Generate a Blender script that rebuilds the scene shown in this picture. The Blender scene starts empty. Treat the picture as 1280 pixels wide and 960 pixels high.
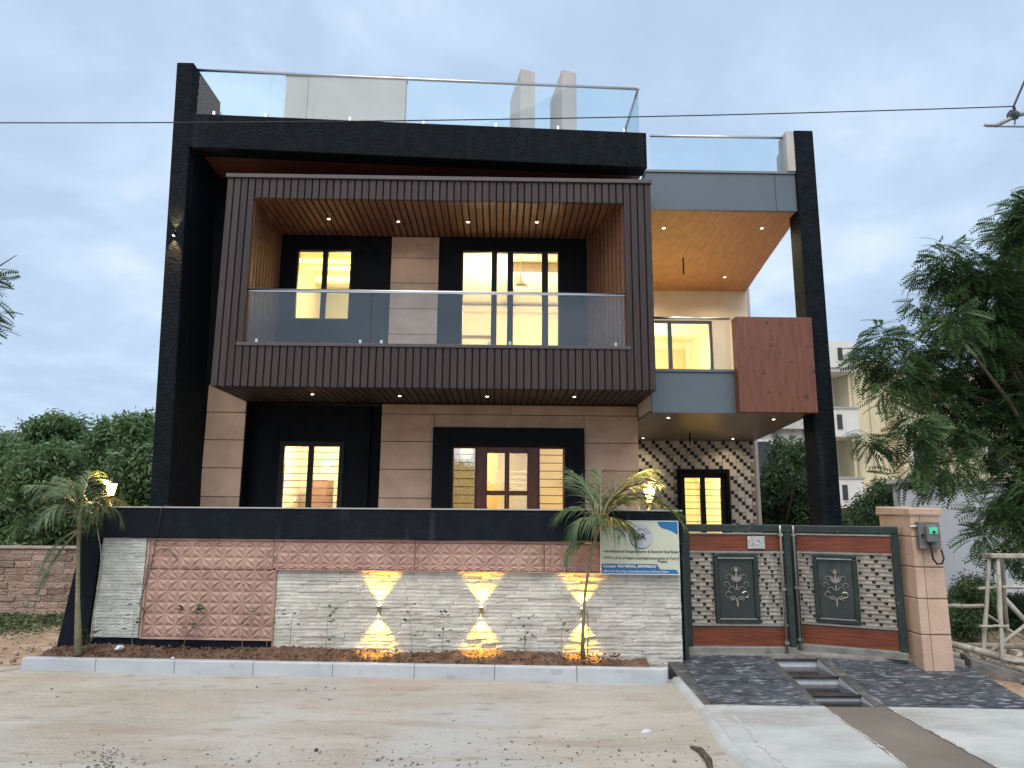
import bpy, bmesh, math, random
import numpy as np
from mathutils import Vector, Matrix, Euler
random.seed(7); RNG = np.random.default_rng(7)
R = math.radians
scene = bpy.context.scene
COL = scene.collection

# ------------------------------------------------------------------ camera
cam_d = bpy.data.cameras.new('camera'); cam = bpy.data.objects.new('camera', cam_d); COL.objects.link(cam)
cam_d.sensor_width = 36; cam_d.sensor_fit = 'HORIZONTAL'; cam_d.lens = 887 / 1280 * 36
cam_d.clip_start = 0.05; cam_d.clip_end = 3000
PITCH, YAW, ROLL, EYE = R(10.37), R(1.0), R(0.4), 1.7
fw = Vector((math.sin(YAW) * math.cos(PITCH), math.cos(YAW) * math.cos(PITCH), math.sin(PITCH)))
r0 = Vector((math.cos(YAW), -math.sin(YAW), 0)); u0 = r0.cross(fw)
rt = r0 * math.cos(ROLL) + u0 * math.sin(ROLL); up = -r0 * math.sin(ROLL) + u0 * math.cos(ROLL)
cam.matrix_world = Matrix(((rt.x, up.x, -fw.x, 0), (rt.y, up.y, -fw.y, 0), (rt.z, up.z, -fw.z, EYE), (0, 0, 0, 1)))
scene.camera = cam
scene.render.resolution_x, scene.render.resolution_y = 1024, 768
scene.view_settings.view_transform = 'Standard'; scene.view_settings.look = 'None'
scene.view_settings.gamma = 1; scene.view_settings.exposure = 0.56
scene.view_settings.use_curve_mapping = False
scene.render.engine = 'CYCLES'
scene.cycles.use_denoising = True
scene.cycles.max_bounces = 8; scene.cycles.transparent_max_bounces = 16
scene.cycles.caustics_reflective = False; scene.cycles.caustics_refractive = False
scene.cycles.sample_clamp_indirect = 6

# ------------------------------------------------------------------ world: evening sky with broken cloud
SUN_EL, SUN_ROT = R(58), R(192)
w = bpy.data.worlds.new('World'); scene.world = w; w.use_nodes = True
nt = w.node_tree; nt.nodes.clear(); N = nt.nodes.new; L = nt.links.new
out = N('ShaderNodeOutputWorld'); bg1 = N('ShaderNodeBackground'); bg2 = N('ShaderNodeBackground'); mixw = N('ShaderNodeMixShader')
sky = N('ShaderNodeTexSky'); sky.sky_type = 'NISHITA'; sky.sun_disc = False
sky.sun_elevation = SUN_EL; sky.sun_rotation = SUN_ROT; sky.dust_density = 2.0
L(sky.outputs[0], bg1.inputs[0]); bg1.inputs[1].default_value = 0.07
tc = N('ShaderNodeTexCoord'); sep = N('ShaderNodeSeparateXYZ'); L(tc.outputs['Generated'], sep.inputs[0])
zz = N('ShaderNodeMath'); zz.operation = 'MAXIMUM'; L(sep.outputs[2], zz.inputs[0]); zz.inputs[1].default_value = 0.0
za = N('ShaderNodeMath'); za.operation = 'ADD'; L(zz.outputs[0], za.inputs[0]); za.inputs[1].default_value = 0.30
dx = N('ShaderNodeMath'); dx.operation = 'DIVIDE'; L(sep.outputs[0], dx.inputs[0]); L(za.outputs[0], dx.inputs[1])
dy = N('ShaderNodeMath'); dy.operation = 'DIVIDE'; L(sep.outputs[1], dy.inputs[0]); L(za.outputs[0], dy.inputs[1])
cb = N('ShaderNodeCombineXYZ'); L(dx.outputs[0], cb.inputs[0]); L(dy.outputs[0], cb.inputs[1])
n1 = N('ShaderNodeTexNoise'); n1.inputs['Scale'].default_value = 2.3; n1.inputs['Detail'].default_value = 7; n1.inputs['Roughness'].default_value = .55
n1.inputs['Distortion'].default_value = .35
L(cb.outputs[0], n1.inputs['Vector'])
cr = N('ShaderNodeValToRGB'); L(n1.outputs['Fac'], cr.inputs[0])
els = cr.color_ramp.elements
els[0].position = .30; els[0].color = (.35, .455, .61, 1)
els[1].position = .70; els[1].color = (.60, .695, .81, 1)
e = els.new(.46); e.color = (.395, .51, .67, 1)
e = els.new(.56); e.color = (.455, .575, .73, 1)
L(cr.outputs[0], bg2.inputs[0]); bg2.inputs[1].default_value = 1.0
mixw.inputs[0].default_value = .86; L(bg1.outputs[0], mixw.inputs[1]); L(bg2.outputs[0], mixw.inputs[2]); L(mixw.outputs[0], out.inputs[0])

# ------------------------------------------------------------------ sun: the bright evening sky behind the camera, very soft
sd = bpy.data.lights.new('sun', 'SUN'); so = bpy.data.objects.new('sun', sd); COL.objects.link(so)
sd.energy = 1.95; sd.angle = R(60); sd.color = (1, .93, .84)
so.rotation_euler = (math.pi / 2 - SUN_EL, 0, -(SUN_ROT - math.pi)); so.location = (0, -20, 20)

# ------------------------------------------------------------------ helpers: objects
WM = {}
def link(o, parent=None, world=None):
    COL.objects.link(o)
    world = world or Matrix.Identity(4)
    WM[o.name] = world
    if parent:
        o.parent = parent; o.matrix_parent_inverse = WM[parent.name].inverted()
    o.matrix_basis = world
    return o
def props(o, label=None, cat=None, group=None, kind=None):
    if label: o['label'] = label
    if cat: o['category'] = cat
    if group: o['group'] = group
    if kind: o['kind'] = kind
    return o
def empty(name, loc, label, cat, group=None, rz=0):
    o = bpy.data.objects.new(name, None); o.empty_display_size = .2
    link(o, None, Matrix.Translation(loc) @ Matrix.Rotation(rz, 4, 'Z'))
    return props(o, label, cat, group)
def put(name, me, m=None, parent=None, world=None):
    if m is not None and not me.materials: me.materials.append(m)
    return link(bpy.data.objects.new(name, me), parent, world)
def TR(x, y, z, rz=0, sc=None):
    M = Matrix.Translation((x, y, z)) @ Matrix.Rotation(rz, 4, 'Z')
    if sc: M = M @ Matrix.Diagonal((*sc, 1))
    return M

class MB:
    def __init__(s): s.v = []; s.f = []; s.mi = []
    def add(s, vs, fs, mi=0):
        b = len(s.v); s.v += [tuple(v) for v in vs]; s.f += [tuple(b + i for i in f) for f in fs]; s.mi += [mi] * len(fs); return s
    def box(s, x0, x1, y0, y1, z0, z1, mi=0):
        if x0 > x1: x0, x1 = x1, x0
        if y0 > y1: y0, y1 = y1, y0
        return s.add([(x0, y0, z0), (x1, y0, z0), (x1, y1, z0), (x0, y1, z0), (x0, y0, z1), (x1, y0, z1), (x1, y1, z1), (x0, y1, z1)],
                     [(0, 3, 2, 1), (4, 5, 6, 7), (0, 1, 5, 4), (1, 2, 6, 5), (2, 3, 7, 6), (3, 0, 4, 7)], mi)
    def prism(s, poly, z0, z1, mi=0):
        n = len(poly); zf = z0 if isinstance(z0, (list, tuple)) else [z0] * n; zt = z1 if isinstance(z1, (list, tuple)) else [z1] * n
        vs = [(p[0], p[1], zf[i]) for i, p in enumerate(poly)] + [(p[0], p[1], zt[i]) for i, p in enumerate(poly)]
        fs = [tuple(range(n - 1, -1, -1)), tuple(range(n, 2 * n))] + [(i, (i + 1) % n, n + (i + 1) % n, n + i) for i in range(n)]
        return s.add(vs, fs, mi)
    def extrude(s, poly, axis, a0, a1, mi=0):
        """polygon in the plane across axis, drawn out from a0 to a1: axis 'y' takes (x,z), 'x' takes (y,z)"""
        n = len(poly)
        mk = (lambda p, a: (p[0], a, p[1])) if axis == 'y' else (lambda p, a: (a, p[0], p[1]))
        vs = [mk(p, a0) for p in poly] + [mk(p, a1) for p in poly]
        fs = [tuple(range(n)), tuple(range(2 * n - 1, n - 1, -1))] + [(i, n + i, n + (i + 1) % n, (i + 1) % n) for i in range(n)]
        return s.add(vs, fs, mi)
    def tube(s, pts, rad, n=6, mi=0, cap=True):
        pts = [Vector(p) for p in pts]; rr = rad if isinstance(rad, (list, tuple)) else [rad] * len(pts)
        vs = []; ref = None
        for i, p in enumerate(pts):
            d = (pts[min(i + 1, len(pts) - 1)] - pts[max(i - 1, 0)]).normalized()
            if ref is None: ref = Vector((0, 0, 1)) if abs(d.z) < .9 else Vector((1, 0, 0))
            a = d.cross(ref).normalized(); b = d.cross(a).normalized(); ref = -b if (-b).length else ref
            for k in range(n):
                t = 2 * math.pi * k / n; vs.append(p + (a * math.cos(t) + b * math.sin(t)) * rr[i])
        fs = [(i * n + k, i * n + (k + 1) % n, (i + 1) * n + (k + 1) % n, (i + 1) * n + k) for i in range(len(pts) - 1) for k in range(n)]
        if cap: fs += [tuple(range(n - 1, -1, -1)), tuple((len(pts) - 1) * n + k for k in range(n))]
        return s.add(vs, fs, mi)
    def lathe(s, prof, cx=0, cy=0, n=14, mi=0):
        vs = [(cx + r * math.cos(2 * math.pi * k / n), cy + r * math.sin(2 * math.pi * k / n), z) for r, z in prof for k in range(n)]
        fs = [(i * n + k, i * n + (k + 1) % n, (i + 1) * n + (k + 1) % n, (i + 1) * n + k) for i in range(len(prof) - 1) for k in range(n)]
        fs += [tuple(range(n - 1, -1, -1)), tuple((len(prof) - 1) * n + k for k in range(n))]
        return s.add(vs, fs, mi)
    def mesh(s, name='mesh', smooth=False, bevel=0):
        me = bpy.data.meshes.new(name); me.from_pydata(s.v, [], s.f)
        bm = bmesh.new(); bm.from_mesh(me); bmesh.ops.recalc_face_normals(bm, faces=bm.faces)
        if bevel:
            bmesh.ops.bevel(bm, geom=[e for e in bm.edges if len(e.link_faces) == 2 and e.calc_face_angle(0) > .5], offset=bevel, segments=1, affect='EDGES', clamp_overlap=True)
        bm.to_mesh(me); bm.free()
        if any(s.mi) and not bevel: me.polygons.foreach_set('material_index', s.mi)
        if smooth: me.polygons.foreach_set('use_smooth', [True] * len(me.polygons))
        return me
    def put(s, name, m, parent=None, world=None, smooth=False, bevel=0):
        me = s.mesh(name, smooth, bevel)
        for x in (m if isinstance(m, (list, tuple)) else [m]): me.materials.append(x)
        return link(bpy.data.objects.new(name, me), parent, world)
def B(*a): return MB().box(*a)

# ------------------------------------------------------------------ helpers: materials
def mat(name, c1, c2=None, scale=4, rough=.7, bump=0, bscale=60, stretch=(1, 1, 1), metal=0, c3=None, obj_rand=0, isl_rand=0, detail=6, spec=.5, bdist=.02, ramp=(.35, .65), coat=0):
    m = bpy.data.materials.new(name); m.use_nodes = True; t = m.node_tree; n = t.nodes; b = n['Principled BSDF']
    b.inputs['Roughness'].default_value = rough; b.inputs['Metallic'].default_value = metal
    b.inputs['Specular IOR Level'].default_value = spec; b.inputs['Coat Weight'].default_value = coat
    geo = n.new('ShaderNodeNewGeometry'); mp = n.new('ShaderNodeMapping'); mp.inputs['Scale'].default_value = stretch
    t.links.new(geo.outputs['Position'], mp.inputs[0])
    src = None
    if c2:
        nz = n.new('ShaderNodeTexNoise'); nz.inputs['Scale'].default_value = scale; nz.inputs['Detail'].default_value = detail; nz.inputs['Roughness'].default_value = .6
        t.links.new(mp.outputs[0], nz.inputs['Vector'])
        cr = n.new('ShaderNodeValToRGB'); t.links.new(nz.outputs['Fac'], cr.inputs[0])
        cr.color_ramp.elements[0].position = ramp[0]; cr.color_ramp.elements[1].position = ramp[1]
        cr.color_ramp.elements[0].color = (*c1, 1); cr.color_ramp.elements[1].color = (*c2, 1)
        if c3:
            e = cr.color_ramp.elements.new((ramp[0] + ramp[1]) / 2); e.color = (*c3, 1)
        src = cr.outputs[0]
    else:
        rgb = n.new('ShaderNodeRGB'); rgb.outputs[0].default_value = (*c1, 1); src = rgb.outputs[0]
    for amt, node, sock in ((obj_rand, 'ShaderNodeObjectInfo', 'Random'), (isl_rand, 'ShaderNodeNewGeometry', 'Random Per Island')):
        if amt:
            oi = n.new(node); mr = n.new('ShaderNodeMapRange'); t.links.new(oi.outputs[sock], mr.inputs[0])
            mr.inputs[3].default_value = 1 - amt; mr.inputs[4].default_value = 1 + amt
            mx = n.new('ShaderNodeVectorMath'); mx.operation = 'SCALE'; t.links.new(src, mx.inputs[0]); t.links.new(mr.outputs[0], mx.inputs['Scale']); src = mx.outputs[0]
    t.links.new(src, b.inputs['Base Color'])
    if bump:
        nb = n.new('ShaderNodeTexNoise'); nb.inputs['Scale'].default_value = bscale; nb.inputs['Detail'].default_value = 5
        t.links.new(mp.outputs[0], nb.inputs['Vector'])
        bp = n.new('ShaderNodeBump'); bp.inputs['Strength'].default_value = bump; bp.inputs['Distance'].default_value = bdist
        t.links.new(nb.outputs['Fac'], bp.inputs['Height']); t.links.new(bp.outputs[0], b.inputs['Normal'])
    m['src'] = ''
    return m
def over(m, c, scale, lo, hi, stretch=(1, 1, 1), amount=1.0, detail=5):
    """a second layer of stains over the base colour"""
    t = m.node_tree; n = t.nodes; b = n['Principled BSDF']; old = b.inputs['Base Color'].links[0].from_socket
    geo = n.new('ShaderNodeNewGeometry'); mp = n.new('ShaderNodeMapping'); mp.inputs['Scale'].default_value = stretch; mp.inputs['Location'].default_value = (3.1, 1.7, .4)
    t.links.new(geo.outputs['Position'], mp.inputs[0])
    nz = n.new('ShaderNodeTexNoise'); nz.inputs['Scale'].default_value = scale; nz.inputs['Detail'].default_value = detail; t.links.new(mp.outputs[0], nz.inputs['Vector'])
    mr = n.new('ShaderNodeMapRange'); t.links.new(nz.outputs['Fac'], mr.inputs[0])
    mr.inputs[1].default_value = lo; mr.inputs[2].default_value = hi; mr.inputs[4].default_value = amount
    mx = n.new('ShaderNodeMix'); mx.data_type = 'RGBA'; t.links.new(mr.outputs[0], mx.inputs[0]); t.links.new(old, mx.inputs[6]); mx.inputs[7].default_value = (*c, 1)
    t.links.new(mx.outputs[2], b.inputs['Base Color']); return m
def emit(name, c, s):
    m = bpy.data.materials.new(name); m.use_nodes = True; b = m.node_tree.nodes['Principled BSDF']
    b.inputs['Base Color'].default_value = (*c, 1); b.inputs['Emission Color'].default_value = (*c, 1); b.inputs['Emission Strength'].default_value = s; return m
def glass(name, tint, extra, rough=.0, haze=0):
    m = bpy.data.materials.new(name); m.use_nodes = True; t = m.node_tree; n = t.nodes; n.clear()
    o = n.new('ShaderNodeOutputMaterial'); mx = n.new('ShaderNodeMixShader'); tr = n.new('ShaderNodeBsdfTransparent'); gl = n.new('ShaderNodeBsdfGlossy')
    lw = n.new('ShaderNodeLayerWeight'); lw.inputs[0].default_value = .5
    pw = n.new('ShaderNodeMath'); pw.operation = 'POWER'; pw.inputs[1].default_value = 5; t.links.new(lw.outputs['Facing'], pw.inputs[0])
    fr = n.new('ShaderNodeMath'); fr.operation = 'MULTIPLY'; fr.inputs[1].default_value = .9; t.links.new(pw.outputs[0], fr.inputs[0])
    ad = n.new('ShaderNodeMath'); ad.use_clamp = True; ad.inputs[1].default_value = .04 + extra
    tr.inputs[0].default_value = (*tint, 1); gl.inputs['Roughness'].default_value = rough
    t.links.new(fr.outputs[0], ad.inputs[0]); t.links.new(ad.outputs[0], mx.inputs[0]); t.links.new(tr.outputs[0], mx.inputs[1]); t.links.new(gl.outputs[0], mx.inputs[2])
    last = mx.outputs[0]
    if haze:
        df = n.new('ShaderNodeBsdfDiffuse'); df.inputs[0].default_value = (.7, .75, .78, 1); m2 = n.new('ShaderNodeMixShader')
        nz = n.new('ShaderNodeTexNoise'); nz.inputs['Scale'].default_value = 2.5; nz.inputs['Detail'].default_value = 8
        g = n.new('ShaderNodeNewGeometry'); t.links.new(g.outputs['Position'], nz.inputs['Vector'])
        mm = n.new('ShaderNodeMath'); mm.operation = 'MULTIPLY'; mm.inputs[1].default_value = haze * 2; t.links.new(nz.outputs['Fac'], mm.inputs[0])
        t.links.new(mm.outputs[0], m2.inputs[0]); t.links.new(last, m2.inputs[1]); t.links.new(df.outputs[0], m2.inputs[2]); last = m2.outputs[0]
    t.links.new(last, o.inputs[0]); return m
def lamp(name, kind, loc, power, color, radius=.03, parent=None, rot=None, spot=None, blend=.3):
    d = bpy.data.lights.new(name, kind); d.energy = power; d.color = color; d.shadow_soft_size = radius
    if spot: d.spot_size = spot; d.spot_blend = blend
    M = Matrix.Translation(loc)
    if rot: M = M @ Euler(rot).to_matrix().to_4x4()
    return link(bpy.data.objects.new(name, d), parent, M)

WARM = (1, .80, .51); WARM2 = (1, .62, .22); YEL = (1, .81, .37)
M_black = over(mat('black_textured_render', (.004, .0065, .0095), (.0085, .0125, .017), 9, .8, .9, 34, bdist=.03, spec=.12), (.022, .030, .036), 26, .60, .78, amount=.5)
M_band = over(mat('black_painted_band', (.004, .0065, .011), (.008, .011, .017), 5, .6, .3, 30, spec=.15), (.03, .034, .04), 5, .62, .8, (6, 6, .5), .35)
over(M_band, (.07, .075, .08), 3.2, .62, .74, (3, 3, .25), .35, 9); over(M_black, (.030, .036, .040), 2.5, .58, .74, (2.4, 2.4, .2), .45, 9)
M_recess = mat('black_paint', (.004, .0055, .008), (.007, .009, .012), 6, .65, .2, 40, spec=.12)
M_stone = over(mat('pink_sandstone', (.46, .315, .225), (.59, .415, .305), 3.2, .75, .35, 70, obj_rand=.08), (.66, .46, .36), 2, .55, .75, (1, 1, 3), .5)
M_joint = mat('dark_joint', (.14, .085, .065), rough=.9)
M_carved = over(mat('carved_pink_sandstone', (.40, .245, .195), (.54, .345, .28), 5, .8, .5, 90, obj_rand=.05), (.50, .38, .26), 1.6, .52, .72, amount=.6)
M_ledge = mat('white_ledge_stone', (.53, .50, .43), (.68, .65, .57), 7, .9, .5, 55, obj_rand=.13, spec=.2)
M_ledge2 = mat('white_ledge_stone_fine', (.48, .485, .44), (.65, .65, .59), 8, .85, .6, 60, isl_rand=.10)
M_slat = over(mat('brown_slat', (.036, .0255, .025), (.056, .040, .039), 3, .55, .3, 40, (14, 14, .8), obj_rand=.16, spec=.35), (.085, .068, .064), 9, .62, .8, (3, 3, 1), .4)
M_soffitplank = mat('shaded_soffit_plank', (.022, .015, .013), (.036, .025, .022), 3, .6, .2, 40, (14, .8, 14), obj_rand=.15)  # darker copy of the slat brown: shade under the box put into the colour
M_slatback = mat('slat_backing', (.015, .011, .011), rough=.9)
M_plank = mat('brown_ceiling_plank', (.10, .040, .024), (.19, .085, .048), 3, .5, .25, 40, (14, .8, 14), obj_rand=.16)
M_trim = mat('brown_metal_trim', (.065, .054, .056), (.085, .07, .072), 3, .42, .05, 50)
M_fascia = mat('grey_fascia_panel', (.095, .125, .150), (.108, .138, .163), 1.2, .38, .03, 30)
M_lip = mat('pale_grey_trim', (.20, .21, .22), rough=.4)
M_woodp = over(mat('red_wood_laminate', (.110, .036, .020), (.200, .074, .040), 5, .5, .2, 50, (7, 7, .55), ramp=(.3, .7)), (.03, .012, .010), 9, .63, .72, (1.4, 1.4, 1.0), .85)
M_porchceil = over(mat('porch_ceiling_wood', (.30, .135, .056), (.44, .215, .098), 3.5, .45, .2, 40, (5, .8, 5)), (.20, .10, .045), 10, .62, .74, (2.2, 1, 1), .5)
M_porchceil2 = mat('porch_lower_ceiling', (.125, .085, .060), (.155, .108, .078), 1.6, .35, .05, 30, (2, .7, 1))
M_soffit = mat('beam_soffit_wood', (.15, .055, .038), (.22, .085, .058), 3, .5, .2, 40, (1, 8, 1))
M_cream = mat('cream_paint', (.70, .62, .50), (.75, .67, .55), 2, .7, .05, 40)
M_cream2 = mat('interior_cream', (.77, .70, .55), (.81, .74, .59), 1.4, .6)
M_white = over(mat('white_render', (.47, .44, .42), (.54, .51, .49), 1.5, .8, .03, 30), (.36, .345, .33), 3, .6, .8, (2, 2, .4), .5)
M_steel = mat('brushed_steel', (.62, .63, .64), rough=.28, metal=1)
M_frame = mat('black_window_frame', (.010, .011, .013), (.016, .017, .019), 8, .5, spec=.25)
M_doorwood = mat('dark_red_door_wood', (.075, .022, .012), (.13, .042, .024), 5, .4, .15, 50, (9, 9, .8))
M_grille = mat('steel_grille', (.10, .095, .09), rough=.4, metal=.5)
M_glass = glass('balcony_glass', (.90, .95, .96), .03, .0, .006)
M_glassroof = glass('roof_glass', (.92, .98, .99), -.025)
M_winglass = glass('window_glass', (.97, .98, .97), .02)
M_doorglass = glass('reflective_door_glass', (.93, .95, .94), .10)
M_led = emit('led_disc', (1, .86, .62), 7)
M_cove = emit('cove_strip', (1, .72, .18), 3.2)
M_bulb = emit('lit_lamp_glass', (1, .66, .25), 4.5)
M_tilew = mat('cream_porch_tile', (.54, .51, .46), (.64, .61, .55), 5, .3, obj_rand=.12)
M_tileb = mat('black_porch_tile', (.022, .014, .012), (.04, .024, .02), 5, .25, obj_rand=.2)
M_grout = mat('tile_grout', (.25, .22, .18), rough=.9)
M_roofdeck = mat('roof_deck', (.35, .34, .33), rough=.9)
M_wardrobe = mat('wardrobe_brown', (.16, .085, .045), (.22, .12, .07), 4, .5, 0, 40, (1, 1, 6))

# ------------------------------------------------------------------ ground
def gz(y): return .05 * (min(max(y, -2), 7.0) - 2.4) + .032 * min(max(y - 6.0, 0), .6) / .6
M_dirt = over(over(mat('dry_earth', (.25, .165, .105), (.39, .275, .185), 1.3, .95, .9, 14, bdist=.05), (.50, .40, .30), 5, .56, .68, (1, 2.2, 1), .7), (.17, .11, .07), 16, .60, .75, amount=.7)
M_road = over(over(over(over(mat('stained_concrete', (.34, .30, .24), (.44, .41, .355), .9, .9, .7, 26, (1, 2.6, 1), bdist=.02, detail=9), (.40, .40, .385), .55, .48, .64, (1, 1, 1), .85), (.44, .32, .23), .75, .55, .72, (.6, 2.2, 1), .75), (.22, .175, .13), 4, .58, .72, (1, 3.4, 1), .6, 9), (.12, .10, .085), 36, .71, .76, (1, 1, 1), .8)
over(M_road, (.50, .46, .40), 42, .62, .70, (1, 1, 1), .7, 3); over(M_road, (.16, .13, .10), 75, .66, .72, (1, 1, 1), .7, 2); over(M_road, (.30, .235, .17), 2.2, .57, .70, (.35, 2.4, 1), .5, 10)
M_apron = over(mat('pale_fresh_concrete', (.34, .355, .345), (.47, .475, .46), 2.2, .8, .5, 24, (.8, 1.6, 1), bdist=.01, detail=9), (.25, .23, .20), 1.3, .53, .72, (.6, 1.5, 1), .75); over(M_apron, (.58, .59, .58), 30, .62, .72, (1, 2, 1), .6, 4)
M_chan = over(mat('damp_brown_screed', (.145, .125, .10), (.20, .178, .148), 1.4, .5, .3, 26, bdist=.01), (.40, .37, .32), 2.2, .60, .72, (2.4, .5, 1), .6)
def sheet(name, poly_fn, xs, ys, m, noise=0, dz=0):
    vs = []; fs = []
    for y in ys:
        for x in xs:
            vs.append(poly_fn(x, y))
    nx = len(xs)
    for j in range(len(ys) - 1):
        for i in range(nx - 1): fs.append((j * nx + i, j * nx + i + 1, (j + 1) * nx + i + 1, (j + 1) * nx + i))
    return props(MB().add(vs, fs).put(name, m, smooth=True), kind='structure')
gx = sorted(set([-600, -200, -80, -40, -24] + [-16 + .5 * i for i in range(65)] + [24, 40, 80, 200, 600]))
gy = sorted(set([-300, -100, -40, -20, -10, -5, -2] + [-1 + .35 * i for i in range(75)] + [30, 45, 80, 150, 400, 1200]))
def gfun(x, y):
    z = gz(y)
    if (x < -4.9 or x > 4.6) and abs(x) < 16 and 5 < y < 26:
        z += .05 * math.sin(x * 2.1 + y * .7) * math.sin(y * 1.7 - x) + RNG.uniform(-.012, .012)
        if x < -4.9 and y < 8.5: z += .02
    if 1.4 < x < 4.3 and 5.8 < y < 9: z -= .16
    return (x, y, z - .012)
sheet('ground', gfun, gx, gy, M_dirt)
def flat(name, poly, m, up):
    bm = bmesh.new(); f = bm.faces.new([bm.verts.new((x, y, gz(y) + up)) for x, y in poly])
    bmesh.ops.triangulate(bm, faces=[f])
    bmesh.ops.subdivide_edges(bm, edges=bm.edges, cuts=0)
    me = bpy.data.meshes.new(name); bm.to_mesh(me); bm.free()
    return props(put(name, me, m), kind='structure')
flat('road', [(-60, -1.9), (60, -1.9), (60, 4.4), (60, 5.2), (1.60, 5.2), (1.60, 6.70), (-4.38, 7.10), (-4.62, 6.72), (-5.6, 6.4), (-9, 6.1), (-60, 6)], M_road, .004)
flat('driveway_apron', [(1.70, 4.35), (2.60, 4.3), (2.62, 6.03), (1.62, 6.06), (1.60, 5.2)], M_apron, .012)
flat('driveway_channel', [(2.60, 4.2), (3.20, 4.2), (3.13, 6.02), (2.622, 6.03)], M_chan, .009)
flat('side_apron', [(3.20, 4.3), (7.5, 4.0), (7.5, 5.8), (4.5, 5.95), (3.132, 6.02)], M_apron, .013)
bd = MB()
pts = [(1.585, 6.62), (1.60, 6.06), (1.60, 5.6), (1.57, 5.2), (1.60, 4.8), (1.72, 4.3)]
for (a, b) in zip(pts, pts[1:]):
    bd.add([(a[0] - .05, a[1], gz(a[1])), (a[0] + .07, a[1], gz(a[1]) + .012), (a[0] + .03, a[1], gz(a[1]) + .05), (a[0] - .02, a[1], gz(a[1]) + .045),
            (b[0] - .05, b[1], gz(b[1])), (b[0] + .07, b[1], gz(b[1]) + .012), (b[0] + .03, b[1], gz(b[1]) + .05), (b[0] - .02, b[1], gz(b[1]) + .045)],
           [(0, 3, 7, 4), (3, 2, 6, 7), (2, 1, 5, 6)])
props(bd.put('apron_edge', M_apron, smooth=True), kind='structure')

def chalk(name, pts, wd):
    rr = random.Random(len(pts)); P = []
    for (a, b) in zip(pts, pts[1:]):
        for q in range(14): t = q / 14; P.append((a[0] + (b[0] - a[0]) * t + rr.uniform(-.008, .008), a[1] + (b[1] - a[1]) * t))
    vs = []
    for x, y in P: l = wd * rr.uniform(.2, 1); vs += [(x - l, y, gz(y) + .0145), (x, y, gz(y) + .022), (x + l * rr.uniform(.5, 1.2), y, gz(y) + .0145)]
    fs = [f for i in range(len(P) - 1) for f in ((3 * i, 3 * i + 1, 3 * i + 4, 3 * i + 3), (3 * i + 1, 3 * i + 2, 3 * i + 5, 3 * i + 4))]
    props(MB().add(vs, fs).put(name, M_chalk), kind='structure')
M_chalk = mat('chalky_cement', (.40, .40, .385), (.52, .52, .50), 30, .9, .5, 60)
chalk('mortar_seam', [(1.80, 6.02), (1.83, 5.6), (1.80, 5.2), (1.84, 4.8), (1.86, 4.36)], .016)
chalk('mortar_seam', [(2.62, 6.02), (2.61, 5.6), (2.63, 5.2), (2.60, 4.8), (2.61, 4.3)], .012)
chalk('mortar_seam', [(3.135, 5.9), (3.15, 5.5), (3.17, 5.1), (3.19, 4.7)], .008)
# ------------------------------------------------------------------ boundary wall (its own frame: u along, v outwards to the street)
WA = math.atan2(-.4, 5.8)
MW = Matrix.Translation((-4, 7.4, 0)) @ Matrix.Rotation(WA, 4, 'Z')
def W3(u, v, z): return MW @ Vector((u, -v, z))
bw = bpy.data.objects.new('boundary_wall', None); link(bw, None, MW)
props(bw, 'street wall with black top band, carved pink panels and white stacked stone', 'boundary wall')
def wb(u0, u1, v0, v1, z0, z1): return B(u0, u1, -v1, -v0, z0, z1)
WL = 5.78
wb(-.02, WL, -.20, 0, .2, 1.42).put('wall_core', M_recess, bw, MW)
# black top band with a rounded raked left end, and the raked fin below it
band = MB().extrude([(-.015, 1.44), (WL, 1.44), (WL, 1.735), (-.005, 1.735), (-.07, 1.715), (-.11, 1.67), (-.125, 1.60), (-.148, 1.44)], 'y', -.085, .22)
band.put('top_band', M_band, bw, MW, bevel=.006)
wb(-.02, WL + .01, -.235, .10, 1.735, 1.748).put('coping', mat('pale_coping_edge', (.42, .41, .39), rough=.7), bw, MW)
MB().extrude([(-.31, .22), (.005, .22), (.042, 1.437), (-.149, 1.437)], 'y', -.085, .22).put('end_fin', M_band, bw, MW, bevel=.006)
wb(.006, 1.825, 0, .035, .2, .475).put('plinth', M_band, bw, MW)
# stacked white stones of the main panel: each stone by itself
def stone_mesh(seed):
    rr = random.Random(seed); nx, nz = 6, 2; vs = []; fs = []
    for j in range(nz + 1):
        for i in range(nx + 1):
            e = (i in (0, nx)) or (j in (0, nz))
            vs.append((i / nx, -(rr.uniform(.74, .88) if e else rr.uniform(.82, 1.0)), j / nz))
    b = len(vs)
    vs += [(0, 0, 0), (1, 0, 0), (1, 0, 1), (0, 0, 1)]
    q = lambda i, j: j * (nx + 1) + i
    for j in range(nz):
        for i in range(nx): fs.append((q(i, j), q(i + 1, j), q(i + 1, j + 1), q(i, j + 1)))
    fs.append((b, b + 1) + tuple(q(i, 0) for i in range(nx, -1, -1)))
    fs.append((b + 2, b + 3) + tuple(q(i, nz) for i in range(nx + 1)))
    fs.append((b + 3, b) + tuple(q(0, j) for j in range(nz + 1)))
    fs.append((b + 1, b + 2) + tuple(q(nx, j) for j in range(nz, -1, -1)))
    return MB().add(vs, fs).mesh('ledge_stone')
SM = [stone_mesh(k) for k in range(9)]
for me in SM: me.materials.append(M_ledge)
def stack(u0l, u1, z0, z1, ch, lmin, lmax):
    res = []; n = round((z1 - z0) / ch); ch = (z1 - z0) / n
    for r in range(n):
        z = z0 + r * ch; u = u0l(z) if callable(u0l) else u0l; first = True
        while u < u1 - .01:
            ln = random.uniform(lmin, lmax) * (random.uniform(.4, 1) if first else 1); first = False
            if u + ln > u1 - .09: ln = u1 - u
            res.append((u, ln, z, ch)); u += ln
    return res
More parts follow.
